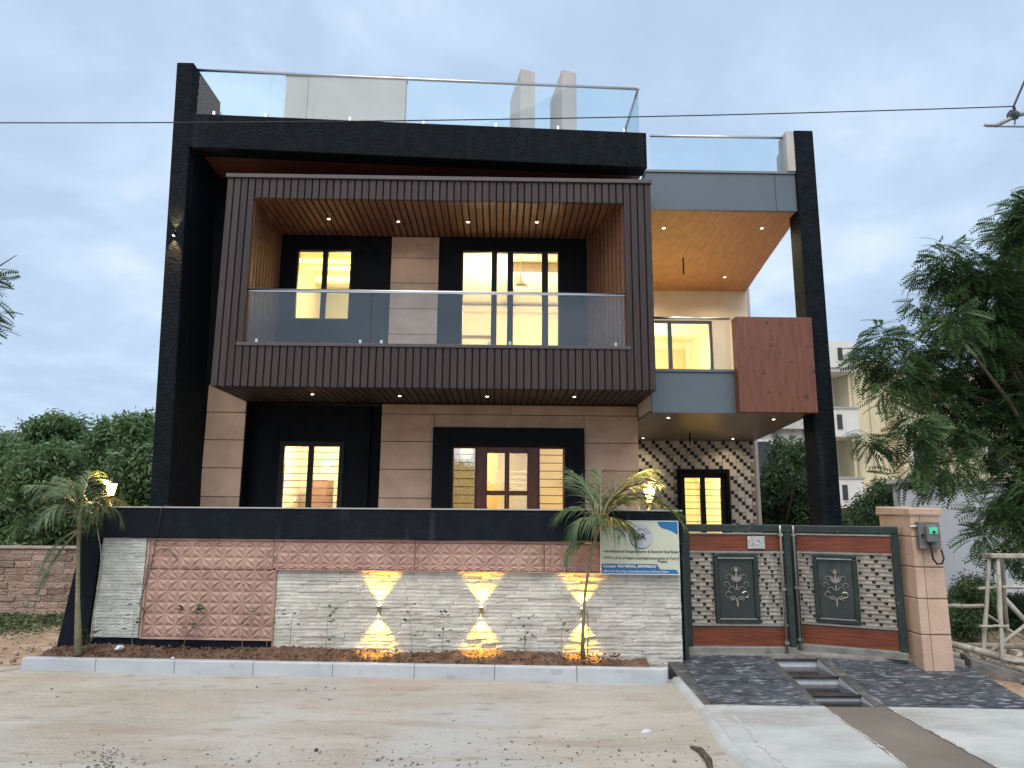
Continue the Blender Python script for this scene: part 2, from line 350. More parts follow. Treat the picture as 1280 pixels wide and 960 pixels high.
L1 = stack(1.835, WL - .02, .27, 1.145, .0352, .25, .47)
for (u, ln, z, ch) in L1:
    d = random.choice((.020, .024, .028, .032, .036))
    put('ledge_stone', random.choice(SM), None, bw, MW @ TR(u + .0015, -.004, z + .001, 0, (ln - .003, d, ch - .0022)))
print('ledge stones', len(L1))
# finer stacked stone of the left panel, joined
lm = MB()
for (u, ln, z, ch) in stack(lambda z: .012 + (z - .2) * .03, .50, .487, 1.438, .030, .16, .34):
    me = random.choice(SM); d = random.uniform(.014, .026)
    lm.add([(u + .001 + v.co.x * (ln - .002), -.036 + v.co.y * d, z + .001 + v.co.z * (ch - .002)) for v in me.vertices], [tuple(p.vertices) for p in me.polygons])
props(lm.put('ledge_cladding', M_ledge2, bw, MW), kind='stuff')
# carved star panels
def carved(u0, u1, z0, z1, c=.216, ou=None, oz=None):
    mb = MB(); y0 = -.040; h = .020; hc = c / 2
    ou = u0 if ou is None else ou; oz = z0 if oz is None else oz
    i0 = math.floor((u0 - ou) / hc); i1 = math.ceil((u1 - ou) / hc); j0 = math.floor((z0 - oz) / hc); j1 = math.ceil((z1 - oz) / hc)
    cu = lambda u: min(max(u, u0), u1); cz = lambda z: min(max(z, z0), z1)
    for i in range(i0, i1):
        for j in range(j0, j1):
            a = (ou + i * hc, oz + j * hc); b = (a[0] + hc, a[1]); cc = (a[0] + hc, a[1] + hc); d = (a[0], a[1] + hc)
            tris = [(a, b, cc), (a, cc, d)] if (i + j) % 2 == 0 else [(a, b, d), (b, cc, d)]
            for t in tris:
                vs = [(cu(p[0]), y0, cz(p[1])) for p in t]
                if abs((vs[1][0] - vs[0][0]) * (vs[2][2] - vs[0][2]) - (vs[2][0] - vs[0][0]) * (vs[1][2] - vs[0][2])) < 1e-5: continue
                g = (sum(v[0] for v in vs) / 3, y0 - h, sum(v[2] for v in vs) / 3)
                mb.add(vs + [g], [(0, 1, 3), (1, 2, 3), (2, 0, 3)])
    mb.box(u0, u1, y0 + .001, -.001, z0, z1)
    return mb
carved(.536, 1.828, .497, 1.138, ou=.536, oz=.497).put('carved_panel', M_carved, bw, MW)
carved(.536, 1.790, 1.143, 1.417, ou=.536, oz=.497).put('carved_panel', M_carved, bw, MW)
for (a, b) in ((1.795, 3.196), (3.201, 4.458), (4.463, WL - .03)):
    carved(a, b, 1.152, 1.417, ou=1.835, oz=1.152 - .062).put('carved_panel', M_carved, bw, MW)
for (a, b) in ((.507, 1.79), (1.795, 3.196), (3.201, WL - .03)):
    wb(a, b, .001, .058, 1.4185, 1.4395).put('border_strip', M_carved, bw, MW, bevel=.003)
wb(.507, .533, .001, .05, .478, 1.417).put('border_strip', M_carved, bw, MW, bevel=.003)
wb(.536, 1.828, .036, .056, .476, .495).put('border_strip', M_carved, bw, MW, bevel=.003)
wb(1.829, WL - .03, .001, .074, 1.1455, 1.151).put('border_strip', M_carved, bw, MW)
wb(1.829, 1.834, .001, .046, .30, 1.145).put('border_strip', M_carved, bw, MW)

# ------------------------------------------------------------------ kerb and planter
KA = MW @ Matrix.Translation((0, -.46, 0))
M_marble = over(mat('bluish_white_marble', (.42, .455, .48), (.52, .55, .57), 2.2, .35, .06, 20, (1, 1, 2)), (.33, .34, .35), 4, .64, .70, (1, 1, 2.2), .6, 9)
kerb = bpy.data.objects.new('kerb', None); link(kerb, None, KA); props(kerb, kind='structure')
u = -.345; cuts = [-.345, .36, 1.10, 1.83, 2.56, 3.30, 4.02, 4.75, 5.56]
for a, b in zip(cuts, cuts[1:]):
    zz0, zz1 = .20, .364 + random.uniform(-.003, .003)
    if b == 5.56: MB().prism([(a + .002, -.001), (b - .05, -.001), (b - .015, .015), (b, .06), (b, .085), (a + .002, .085)], zz0, zz1).put('kerb_slab', M_marble, kerb, KA, bevel=.004)
    else: B(a + .002, b - .002, -.001, .085, zz0, zz1).put('kerb_slab', M_marble, kerb, KA, bevel=.004)
M_soil = over(over(mat('planter_soil', (.12, .065, .04), (.24, .14, .09), 9, .97, 1.0, 70, bdist=.03), (.30, .20, .13), 4, .55, .7, amount=.7), (.055, .03, .02), 30, .6, .72, amount=.8)
def soil(u, v):
    t = v / .40; z = .352 + .062 * t + .022 * math.sin(u * 3.3 + 1) * t + random.uniform(-.014, .014)
    if u > 4.85: z -= .035 * min(1, (u - 4.85) / .3)
    return W3(u, .40 - v - .022, max(z, .338))
nu, nv = 260, 14
sv = [soil(-.30 + 5.72 * i / nu, .40 * j / nv) for j in range(nv + 1) for i in range(nu + 1)]
sf = [(j * (nu + 1) + i, j * (nu + 1) + i + 1, (j + 1) * (nu + 1) + i + 1, (j + 1) * (nu + 1) + i) for j in range(nv) for i in range(nu)]
props(MB().add(sv, sf).put('planter_soil', M_soil, smooth=False), kind='structure')
cl = MB()
for k in range(900):
    u = random.uniform(-.2, 5.2); v = random.uniform(.05, .37); s = random.uniform(.003, .012); p = W3(u, v, .372 + .05 * (1 - v / .4))
    o8 = [(p.x + sx * s * random.uniform(.6, 1.2), p.y + sy * s * random.uniform(.6, 1.2), p.z + sz * s * random.uniform(.5, 1)) for sx in (-1, 1) for sy in (-1, 1) for sz in (-1, 1)]
    cl.add(o8, [(0, 1, 3, 2), (4, 6, 7, 5), (0, 4, 5, 1), (2, 3, 7, 6), (0, 2, 6, 4), (1, 5, 7, 3)])
props(cl.put('soil_clods', M_soil), kind='stuff')

# ------------------------------------------------------------------ entrance ramps and steps
M_slate = over(over(mat('rough_dark_slate', (.034, .039, .048), (.085, .093, .108), 12, .55, 1.0, 40, (1, 4, 1), obj_rand=.35, bdist=.02), (.33, .35, .38), 9, .545, .66, (1, 4.5, 1), .8, 9), (.20, .18, .16), 3, .6, .75, amount=.5)
M_granite = over(mat('dirty_dark_granite', (.045, .045, .045), (.10, .10, .095), 8, .5, .3, 30), (.30, .29, .27), 7, .56, .72, amount=.6)
def rz(y): return .178 + (y - 5.98) * .165
ramp = bpy.data.objects.new('entrance_ramp', None); link(ramp, None, Matrix.Translation((2.9, 6, .18))); props(ramp, kind='structure')
def slab(mb, x0, x1, y0, y1, t0, t1):
    a, b = rz(y0), rz(y1)
    return mb.add([(x0, y0, a + t0), (x1, y0, a + t0), (x1, y1, b + t0), (x0, y1, b + t0), (x0, y0, a + t1), (x1, y0, a + t1), (x1, y1, b + t1), (x0, y1, b + t1)],
                  [(0, 3, 2, 1), (4, 5, 6, 7), (0, 1, 5, 4), (1, 2, 6, 5), (2, 3, 7, 6), (3, 0, 4, 7)])
slab(MB(), 1.605, 2.628, 5.99, 7.20, -.2, -.012).put('ramp_base', M_granite, ramp)
slab(MB(), 3.052, 4.42, 5.95, 7.30, -.2, -.012).put('ramp_base', M_granite, ramp)
slab(MB(), 1.605, 1.738, 5.985, 7.19, -.011, .003).put('ramp_border', M_granite, ramp)
slab(MB(), 3.053, 3.16, 5.96, 7.19, -.011, .004).put('ramp_border', M_granite, ramp)
slab(MB(), 2.565, 2.627, 6.0, 7.19, -.011, .002).put('ramp_border', M_granite, ramp)
for (xa, xb, ya, yb) in ((1.74, 2.563, 5.985, 7.15), (3.162, 4.38, 5.945, 7.10)):
    nrow = 17; dyr = (yb - ya) / nrow
    for r in range(nrow):
        x = xa; y = ya + r * dyr
        while x < xb - .01:
            ln = random.uniform(.26, .44)
            if x + ln > xb - .12: ln = xb - x
            s = MB(); nx = 5; tv = []; h = [[random.uniform(.002, .013) for _ in range(nx + 1)] for _ in range(3)]
            for j in range(3):
                for i in range(nx + 1):
                    yy = y + .002 + (dyr - .004) * j / 2; tv.append((x + .001 + (ln - .002) * i / nx, yy, rz(yy) + h[j][i] * (.5 if j != 1 else 1)))
            tf = [(j * (nx + 1) + i, j * (nx + 1) + i + 1, (j + 1) * (nx + 1) + i + 1, (j + 1) * (nx + 1) + i) for j in range(2) for i in range(nx)]
            b = len(tv); tv += [(x + .001, y + .002, rz(y) - .011), (x + ln - .001, y + .002, rz(y) - .011), (x + ln - .001, y + dyr - .002, rz(y + dyr) - .011), (x + .001, y + dyr - .002, rz(y + dyr) - .011)]
            tf += [(b, b + 1) + tuple(range(nx, -1, -1)), (b + 2, b + 3) + tuple(2 * (nx + 1) + i for i in range(nx + 1)), (b + 3, b, 0, nx + 1, 2 * (nx + 1)), (b + 1, b + 2, 3 * (nx + 1) - 1, 2 * (nx + 1) - 1, nx)]
            s.add(tv, tf).put('slate_strip', M_slate, ramp); x += ln
M_riser = over(mat('white_marble_riser', (.62, .65, .66), (.72, .74, .75), 3, .4), (.35, .35, .33), 5, .58, .72, amount=.7)
M_tread = over(mat('wet_black_granite_tread', (.020, .018, .018), (.045, .04, .036), 5, .12, .05, 30), (.10, .085, .07), 3, .56, .7, (1, 3, 1), .6)
steps = bpy.data.objects.new('entrance_steps', None); link(steps, None, Matrix.Translation((2.84, 6.1, .18))); props(steps, kind='structure')
ys_ = (6.27, 6.66, 7.08)
for k, y in enumerate(ys_):
    zt = rz(y) - .004; zb = .176 if k == 0 else rz(ys_[k - 1]) - .004; yf = 5.985 if k == 0 else ys_[k - 1]
    B(2.63, 3.05, y, y + .02, zb - .01, zt - .014).put('riser', M_riser, steps)
    B(2.63, 3.05, yf + (.0 if k == 0 else .002), y, zb - .03, zb + (.001 if k == 0 else 0)).put('tread', M_tread, steps)
    B(2.63, 3.05, y - .022, y + .021, zt - .0135, zt + .0015).put('nosing', M_tread, steps)
for x0, x1 in ((2.6285, 2.6335), (3.0465, 3.0515)):
    MB().add([(x, y, z) for x in (x0, x1) for (y, z) in ((5.99, .10), (7.2, .10), (7.2, rz(7.2) - .006), (5.99, rz(5.99) - .006))], [(0, 1, 2, 3), (4, 7, 6, 5), (0, 4, 5, 1), (1, 5, 6, 2), (2, 6, 7, 3), (3, 7, 4, 0)]).put('stringer', M_marble, steps)
M_thresh = over(mat('dirty_threshold', (.20, .19, .17), (.32, .30, .27), 6, .8, .4, 30), (.08, .055, .035), 4, .55, .7, (1, 1, 2), .8)
props(MB().prism([(1.77, 7.16), (3.0, 7.12), (4.35, 6.88), (4.35, 7.7), (1.77, 7.7)], .25, .388).put('threshold', M_thresh), kind='structure')
props(B(-4.2, 4.3, 7.66, 13.25, .2, .36).put('courtyard_floor', mat('courtyard_paving', (.30, .27, .23), (.38, .34, .29), 2, .6)), kind='structure')

# ------------------------------------------------------------------ the house
F = 10.4
house = empty('house', (0, 10.4, .3), 'modern two storey house with black frame, brown slatted balcony box and lit windows', 'house')
H = lambda mb, n, m, **k: mb.put(n, m, house, **k)
def leanx(z): return -.0352 * (z - 1.73)
# left raked black fin
MB().add([(-4.52 + leanx(z), y, z) if s == 0 else (-4.274 + leanx(z), y, z) for z in (.25, 8.13) for s in (0, 1) for y in (9.4, 10.42)],
         [(0, 2, 3, 1), (4, 5, 7, 6), (0, 4, 6, 2), (1, 3, 7, 5), (0, 1, 5, 4), (2, 6, 7, 3)]).put('pillar', M_black, house, bevel=.012)
H(B(4.235, 4.512, 9.4, 9.76, .3, 7.212), 'pillar', M_black, bevel=.01)
# roof beam, skewed in plan
def along(t, off=0):  # along the beam front, off = distance behind it
    return (-4.51 + t * 6.68, 9.405 + t * .40 + off)
p0, p1, p2, p3 = along(0), along(1), along(1, .28), along(0, .28)
MB().prism([p0, p1, p2, p3], [6.806, 6.795, 6.795, 6.806], [7.328, 7.372, 7.372, 7.328]).put('roof_beam', M_black, house, bevel=.012)
s0, s1 = along(.02, .28), along(.995, .28)
MB().prism([s0, s1, (2.12, F + .02), (-4.4, F + .02)], 6.83, 6.90).put('beam_soffit', M_soffit, house)
MB().prism([along(.01, .05), along(.99, .05), (2.12, 13.4), (-4.4, 18)], 6.902, 7.25).put('roof_slab', M_roofdeck, house)
# shell
H(B(-4.47, -4.305, F + .021, 18, .3, 7.26), 'side_wall', M_recess)
H(B(-4.735, -4.60, 9.45, 17.8, 7.26, 8.12), 'parapet', M_white)
H(B(-4.3, 4.85, 17.8, 18, .3, 7.25), 'rear_wall', M_white)
H(B(1.98, 2.05, F + .12, 13.2, .36, 6.9), 'side_wall', M_cream)
H(MB().box(4.79, 4.9, 13.35, 17.8, .3, 7.25), 'side_wall', M_white)
# ground floor front
def gfwall(x0, x1, z0, z1, m=M_recess, y0=F + .045, y1=F + .2, n='front_wall'): return H(B(x0, x1, y0, y1, z0, z1), n, m)
gfwall(-4.30, -3.72, .3, 3.6, M_joint)
gfwall(-1.735, -.68, .3, 3.3, M_joint)
gfwall(.955, 2.05, .3, 3.3, M_joint)
gfwall(-.68, .955, 2.67, 3.3, M_joint)
RY = F + .30  # recessed black bay
k = RY / F
gfwall(-3.72, -3.19 * k, .3, 3.3, M_recess, RY, RY + .12); gfwall(-2.255 * k, -1.735, .3, 3.3, M_recess, RY, RY + .12)
gfwall(-3.19 * k, -2.255 * k, 2.75, 3.3, M_recess, RY, RY + .12); gfwall(-3.19 * k, -2.255 * k, .3, 1.30, M_recess, RY, RY + .12)
gfwall(-3.722, -3.712, .3, 3.3, M_recess, F + .01, RY); gfwall(-1.745, -1.733, .3, 3.3, M_recess, F + .005, RY)
gfwall(-1.98, -1.94, .3, 3.28, M_recess, RY - .06, RY)
# stone slabs, each by itself with dark joints between
def stone(x0, x1, z0, z1, pr=0, yb=F + .046): H(B(x0 + .003, x1 - .003, F - pr, yb, z0 + .0045, z1 - .0045), 'stone_slab', M_stone, bevel=.004)
rows = [.70, 1.10, 1.505, 1.912, 2.325, 2.732, 3.138]
for (xa, xb) in ((-4.30, -3.725), (-1.735, -.955), (1.25, 2.05)):
    for z0, z1 in zip(rows, rows[1:]): stone(xa, xb, z0, z1, random.uniform(0, .003))
stone(-4.30, -3.725, 3.138, 3.55, .006)
stone(-.955, 1.25, 2.945, 3.138)
for a, b in ((-1.735, .16), (.16, 2.05)): stone(a, b, 3.138, 3.285)
# black surround of the entrance bay
H(B(-.968, -.684, F - .06, F + .04, .36, 2.94), 'entrance_surround', M_recess, bevel=.004)
H(B(.957, 1.247, F - .06, F + .04, .36, 2.94), 'entrance_surround', M_recess, bevel=.004)
H(B(-.684, .957, F - .06, F + .04, 2.668, 2.94), 'entrance_surround', M_recess, bevel=.004)
# windows
def frame(mb, x0, x1, z0, z1, y0, y1, t):
    mb.box(x0, x1, y0, y1, z1 - t, z1); mb.box(x0, x1, y0, y1, z0, z0 + t)
    mb.box(x0, x0 + t, y0, y1, z0 + t, z1 - t); mb.box(x1 - t, x1, y0, y1, z0 + t, z1 - t); return mb
def window(x0, x1, z0, z1, y, mull, t=.05, bars=0, m=M_frame, g=M_winglass, barm=M_grille, dep=.07, zb0=None):
    mb = frame(MB(), x0, x1, z0, z1, y, y + dep, t)
    for (a, b) in mull: mb.box(a, b, y + .004, y + dep - .004, z0 + t, z1 - t)
    wn = mb.put('window', m, house, bevel=.003)
    e = [x0 + t] + [v for ab in mull for v in ab] + [x1 - t]
    for i in range(0, len(e), 2):
        B(e[i], e[i + 1], y + .035, y + .040, z0 + t, z1 - t).put('pane', g, wn)
        if bars:
            zc = (zb0 or z0 + t) ; n = int((z1 - t - zc) / bars)
            for q in range(n):
                zq = z1 - t - bars * (q + .75); B(e[i] - .01, e[i + 1] + .01, y + .055, y + .066, zq - .006, zq + .006).put('grille_bar', barm, wn)
    return wn
window(-3.19 * k, -2.255 * k, 1.30, 2.75, RY - .02, [(-2.775 * k, -2.70 * k)], .075, .107)
window(-.684, -.33, .5, 2.667, F + .02, [], .022, .118, M_doorwood, glass('mirror_side_glass', (.93, .95, .94), .42))
window(.575, .957, .5, 2.667, F + .02, [], .022, .118, M_doorwood)
dr = MB()
dr.box(-.33, -.17, F, F + .06, .37, 2.667); dr.box(.41, .575, F, F + .06, .37, 2.667); dr.box(-.17, .41, F, F + .06, 2.575, 2.667)
dr.box(.083, .153, F + .003, F + .06, .37, 2.575)
dr.box(-.17, .083, F + .006, F + .058, 1.963, 2.03); dr.box(.153, .41, F + .006, F + .058, 1.963, 2.03)
dr.box(-.17, .083, F + .006, F + .058, .37, 1.2); dr.box(.153, .41, F + .006, F + .058, .37, 1.2)
door = dr.put('door', M_doorwood, house, bevel=.005)
for a, b in ((-.17, .083), (.153, .41)):
    for c, d in ((2.03, 2.575), (1.2, 1.963)): B(a, b, F + .025, F + .031, c, d).put('pane', M_doorglass, door)
MB().tube([(.06, F - .03, 1.3), (.06, F - .03, 1.55)], .01).put('handle', M_steel, door)
# first floor front
def ffw(x0, x1, z0, z1, m=M_recess, y0=F, y1=F + .15): return H(B(x0, x1, y0, y1, z0, z1), 'front_wall', m)
ffw(-4.47, -3.14, 3.3, 6.83); ffw(-2.275, -.61, 3.3, 6.83); ffw(-3.14, -2.275, 5.69, 6.83); ffw(-3.14, -2.275, 3.3, 4.55)
ffw(.905, 2.05, 3.3, 6.83); ffw(-.61, .905, 5.70, 6.83); ffw(-.61, .905, 3.3, 3.87)
for z0, z1 in zip([3.88, 4.343, 4.742, 5.147, 5.546, 5.89], [4.343, 4.742, 5.147, 5.546, 5.89, 5.9]):
    if z1 - z0 > .1: H(B(-1.68, -.955, F - .022, F - .001, z0 + .004, z1 - .004), 'stone_slab', M_stone, bevel=.003)
window(-3.14, -2.275, 4.55, 5.69, F + .01, [(-2.735, -2.66)], .035)
window(-.61, .905, 3.88, 5.70, F + .01, [(-.145, -.06), (.10, .19), (.63, .725)], .03)
# ---- slatted balcony box
BX0, BX1, BZ0, BZ1, BY = -3.75, 2.055, 3.30, 6.19, 9.1
OX0, OX1, OZ0, OZ1 = -3.385, 1.68, 3.845, 5.90
box = MB()
box.box(BX0 + .004, OX0 - .03, BY + .03, F - .002, BZ0 + .03, BZ1); box.box(OX1 + .03, BX1 - .004, BY + .03, F - .002, BZ0 + .03, BZ1)
box.box(OX0 - .03, OX1 + .03, BY + .03, F - .002, OZ1 + .025, BZ1); box.box(OX0 - .03, OX1 + .03, BY + .03, F - .002, BZ0 + .03, OZ0)
bx = box.put('balcony_box', M_slatback, house)
pitch = (BX1 - BX0) / 60
slat_cache = {}
def slat(name, x, wd, y0, y1, z0, z1, m, par=bx):
    key = (round(wd, 3), round(y1 - y0, 3), round(z1 - z0, 3), m.name)
    if key not in slat_cache:
        me = B(-wd / 2, wd / 2, 0, y1 - y0, 0, z1 - z0).mesh('slat', bevel=.005); me.materials.append(m); slat_cache[key] = me
    return put(name, slat_cache[key], None, par, TR(x, y0, z0))
for i in range(60):
    xc = BX0 + (i + .5) * pitch; wd = pitch - .016
    if xc < OX0 or xc > OX1: slat('cladding_slat', xc, wd, BY, BY + .029, BZ0, BZ1, M_slat)
    else:
        slat('cladding_slat', xc, wd, BY, BY + .029, OZ1 + .003, BZ1, M_slat); slat('cladding_slat', xc, wd, BY, BY + .029, BZ0, OZ0 - .005, M_slat)
    slat('soffit_plank', xc, wd, BY + .031, F - .004, BZ0 + .001, BZ0 + .028, M_soffitplank)
for i in range(52):
    xc = OX0 + (i + .5) * (OX1 - OX0) / 52
    slat('ceiling_plank', xc, pitch - .020, BY + .031, F - .006, OZ1, OZ1 + .023, M_plank)
for i in range(10):
    t = (i + .5) / 10; yl = BY + .04 + t * (F - BY - .05)
    B(-.043, .043, 0, .028, OZ0, OZ1 - .003).put('lining_slat', M_plank, bx, TR(OX0 - .004, yl, 0, R(-90)))
    B(-.043, .043, -.028, 0, OZ0, OZ1 - .003).put('lining_slat', M_plank, bx, TR(OX1 - .005 - t * .365, yl, 0, math.atan2(1.29, -.365)))
MB().prism([(OX1 + .028, BY + .032), (OX1 + .028, F - .003), (OX1 - .345, F - .003)], OZ0, OZ1 + .02).put('lining_back', M_slatback, bx)
B(OX0 - .02, OX1 + .02, BY + .05, F - .003, OZ0 - .001, OZ0 + .02).put('balcony_floor', mat('balcony_floor_tile', (.45, .40, .33), (.5, .45, .38), 2, .4), bx)
B(BX0 - .012, BX1 + .012, BY - .025, BY + .3, BZ1 + .002, BZ1 + .058).put('top_trim', M_trim, bx, bevel=.004)
B(BX0 + .01, BX1 - .01, BY + .3, F - .004, BZ1 + .002, BZ1 + .03).put('top_cover', M_slatback, bx)
B(OX0 - .07, OX1 + .05, BY - .014, BY + .09, OZ0 - .004, OZ0 + .042).put('sill_trim', M_trim, bx, bevel=.004)
# glass railing of the box
gr = MB().tube([(OX0 + .0, BY + .075, 4.628), (OX1, BY + .075, 4.618)], .021, 8).put('glass_railing', M_steel, house, smooth=True)
B(OX0 + .0, OX1, BY + .058, BY + .092, 4.600, 4.612).put('rail_channel', M_steel, gr)
gj = [OX0 + .02, -1.722, -.02, OX1 - .012]
for a, b in zip(gj, gj[1:]):
    B(a + .004, b - .004, BY + .07, BY + .08, OZ0 + .045, 4.605).put('glass_pane', M_glass, gr)
    for x in (a + .15, b - .13): B(x - .018, x + .018, BY + .055, BY + .095, OZ0 + .04, OZ0 + .105).put('clamp', M_steel, gr, bevel=.004)
def downlight(x, y, z, power, par=house, col=WARM):
    rim = MB().lathe([(.036, z - .005), (.036, z - .0005), (.024, z - .0005)], x, y, 14).put('downlight', M_steel, par)
    MB().lathe([(.019, z - .008), (.019, z - .0052)], x, y, 12).put('lens', M_led, rim)
    if power: lamp('downlight_beam', 'SPOT', (x, y, z - .014), power, col, .025, par, spot=R(150), blend=.8)
for x, y in ((-2.51, 9.76), (-1.51, 9.82), (-.49, 9.80), (.517, 9.77)): downlight(x, y, OZ1, 5)
for x, y in ((-2.57, 9.66), (-1.386, 9.74), (-.173, 9.70), (1.03, 9.65)): downlight(x, y, BZ0, 1.2)
# ---- porch wing on the right
PB = 13.2
up_poly = [(2.06, 9.5), (4.23, 9.5), (4.23, 9.78), (4.36, 9.78), (4.80, 13.4), (2.06, 13.4)]
MB().prism(up_poly, 6.02, 6.5).put('porch_roof', M_cream, house)
in_poly = [(2.06, 9.53), (4.228, 9.53), (4.228, 9.765), (4.32, 9.79), (4.78, PB), (2.06, PB)]
MB().prism(in_poly, 5.995, 6.019).put('porch_ceiling', M_porchceil, house)
def fascia(x0, x1, z0, z1, y0=9.46): H(B(x0, x1, y0, 9.499, z0, z1), 'fascia_panel', M_fascia, bevel=.002)
fascia(2.06, 3.93, 5.985, 6.548); fascia(3.936, 4.232, 5.985, 6.548)
H(B(2.06, 4.232, 9.44, 9.9, 6.552, 6.585), 'fascia_trim', M_lip)
H(MB().prism([(2.06, 9.9), (4.36, 9.9), (4.80, 13.4), (2.06, 13.4)], 6.502, 6.56), 'roof_slab', M_roofdeck)
lo_poly = [(2.06, 9.5), (4.23, 9.5), (4.23, 9.78), (4.36, 9.78), (4.80, 13.4), (2.06, 13.4)]
MB().prism(lo_poly, 3.10, 3.62).put('porch_slab', M_cream, house)
MB().prism(in_poly, 3.072, 3.099).put('porch_ceiling', M_porchceil2, house)
fascia(2.06, 3.262, 3.06, 3.618); H(B(2.06, 3.262, 9.44, 9.6, 3.622, 3.66), 'fascia_trim', M_fascia)
# boxed wooden parapet
H(B(3.20, 4.245, 9.29, 9.395, 3.055, 4.366), 'wood_parapet', M_woodp, bevel=.003)
H(B(3.20, 3.262, 9.396, 9.459, 3.055, 4.366), 'wood_parapet_side', M_woodp)
H(B(3.264, 4.228, 9.502, 9.62, 3.62, 4.35), 'parapet', M_cream)
pr = MB().tube([(2.06, 9.52, 4.402), (3.2, 9.52, 4.396)], .02, 8).put('glass_railing', M_steel, house, smooth=True)
B(2.07, 3.19, 9.515, 9.525, 3.662, 4.385).put('glass_pane', M_winglass, pr)
# porch rear wall: first floor cream, ground floor mosaic
def pw(x0, x1, z0, z1, m, n='porch_wall', y=PB): H(B(x0, x1, y, y + .14, z0, z1), n, m)
kk = PB / 13.3
pw(4.09, 4.79, 3.62, 5.994, M_cream); pw(2.06, 4.09, 5.40, 5.994, M_cream)
window(2.3, 4.09, 3.64, 5.40, PB + .03, [(3.235, 3.31)], .05)
pw(2.06, 2.3, 3.62, 5.40, M_cream)
pw(2.06, 3.33, .36, 3.07, M_grout); pw(4.235, 4.79, .36, 3.07, M_grout); pw(3.33, 4.235, 2.50, 3.07, M_grout); pw(3.33, 4.235, .36, 1.2, M_grout)
H(frame(MB(), 3.30, 4.265, 1.17, 2.53, PB - .05, PB - .005, .06), 'window_surround', M_recess)
window(3.331, 4.234, 1.201, 2.499, PB + .02, [(3.735, 3.83)], .118, .118)
un = .0655; ft = B(0, 2 * un - .005, -.012, 0, 0, 2 * un - .005).mesh('tile', bevel=.002); ft.materials.append(M_tilew)
nt_ = 0; sm = MB()   # large cream squares between diagonal chains of small dark squares
clear = lambda a, c, wd: not (a < 2.062 or a + wd > 4.795 or c < 1.22 or c + wd > 3.07 or (a + wd > 3.335 and a < 4.23 and c < 2.495))
for j in range(30):
    for i in range(44):
        x, zt = 2.066 + i * un, 3.068 - j * un; q = (i - j) % 4
        if j % 2 == 0 and q == 2 and clear(x, zt - 2 * un, 2 * un):
            put('mosaic_tile', ft, None, house, TR(x, PB, zt - 2 * un)); nt_ += 1
        elif (q == 0 or (q == 1 and j % 2 == 0) or (q == 3 and j % 2 == 1)) and clear(x, zt - un, un):
            sm.box(x, x + un - .005, PB - .012, PB, zt - un, zt - .005, 1 if q == 0 else 0)
props(sm.put('small_mosaic_tiles', [M_tilew, M_tileb], house), kind='stuff')
print('tiles', nt_)
for x, y in ((2.47, 10.15), (3.955, 10.1), (4.10, 12.36), (2.6, 12.5)): downlight(x, y, 5.995, 55)
for x, y in ((2.42, 10.05), (3.957, 10.1), (2.61, 12.8), (4.25, 12.8)): downlight(x, y, 3.072, 12)
H(MB().tube([(3.09, 11.41, 5.995), (3.09, 11.41, 5.70)], .012), 'fan_rod', M_recess)
H(MB().tube([(3.22, 11.9, 3.072), (3.22, 11.9, 2.86)], .012), 'fan_rod', M_recess)
# ---- roof railings and roof structures
rl = MB().tube([(*along(.005, .06), 8.055), (*along(.985, .06), 8.125)], .022, 8)
rl.tube([(2.075, 9.84, 8.125), (2.075, 10.95, 8.09)], .022, 8); rl.tube([(2.075, 10.95, 8.1), (2.075, 10.95, 7.25)], .02, 8)
rl = rl.put('roof_railing', M_steel, house, smooth=True)
ts = [.012, .165, .50, .80, .985]
for a, b in zip(ts, ts[1:]):
    q0, q1, q2, q3 = along(a + .0008, .056), along(b - .0008, .056), along(b - .0008, .066), along(a + .0008, .066)
    za, zb = 7.332 + a * .044, 7.332 + b * .044
    MB().prism([q0, q1, q2, q3], [za, zb, zb, za], [8.036 + a * .07, 8.036 + b * .07, 8.036 + b * .07, 8.036 + a * .07]).put('glass_pane', M_glassroof, rl)
B(2.07, 2.08, 9.88, 10.93, 7.26, 8.08).put('glass_pane', M_glassroof, rl)
for t in (.05, .16, .34, .5, .66, .8, .95):
    c = along(t, .061); B(c[0] - .015, c[0] + .015, c[1] - .02, c[1] + .02, 7.328 + t * .044, 7.40 + t * .044).put('clamp', M_steel, rl)
r2 = MB().tube([(2.17, 9.55, 7.172), (4.30, 9.55, 7.172)], .02, 8).put('roof_railing', M_steel, house, smooth=True)
for a, b in ((2.17, 3.075), (3.083, 4.22)): B(a, b, 9.546, 9.554, 6.586, 7.155).put('glass_pane', M_glassroof, r2)
H(MB().extrude([(9.42, 6.586), (9.95, 6.586), (9.95, 6.72), (9.80, 6.74), (9.80, 6.98), (9.70, 7.02), (9.70, 7.20), (9.42, 7.20)], 'x', 4.12, 4.233), 'parapet', M_white)
H(B(-4.18, -3.755, 12.5, 12.68, 7.25, 9.995), 'roof_wall', M_white, bevel=.006); H(B(-3.75, -1.875, 12.5, 12.68, 7.25, 9.995), 'roof_wall', M_white, bevel=.006)
H(B(-4.20, -1.86, 12.48, 12.70, 9.997, 10.03), 'roof_wall_cap', M_white)
for (xa, xb) in ((.345, .62), (1.15, 1.43)):
    MB().prism([(xa, 12.5), (xb, 12.5), (xb, 13.0), (xa - .20, 13.0)], 7.25, [10.25, 10.17, 10.05, 9.84]).put('roof_fin', M_white, house, bevel=.006)
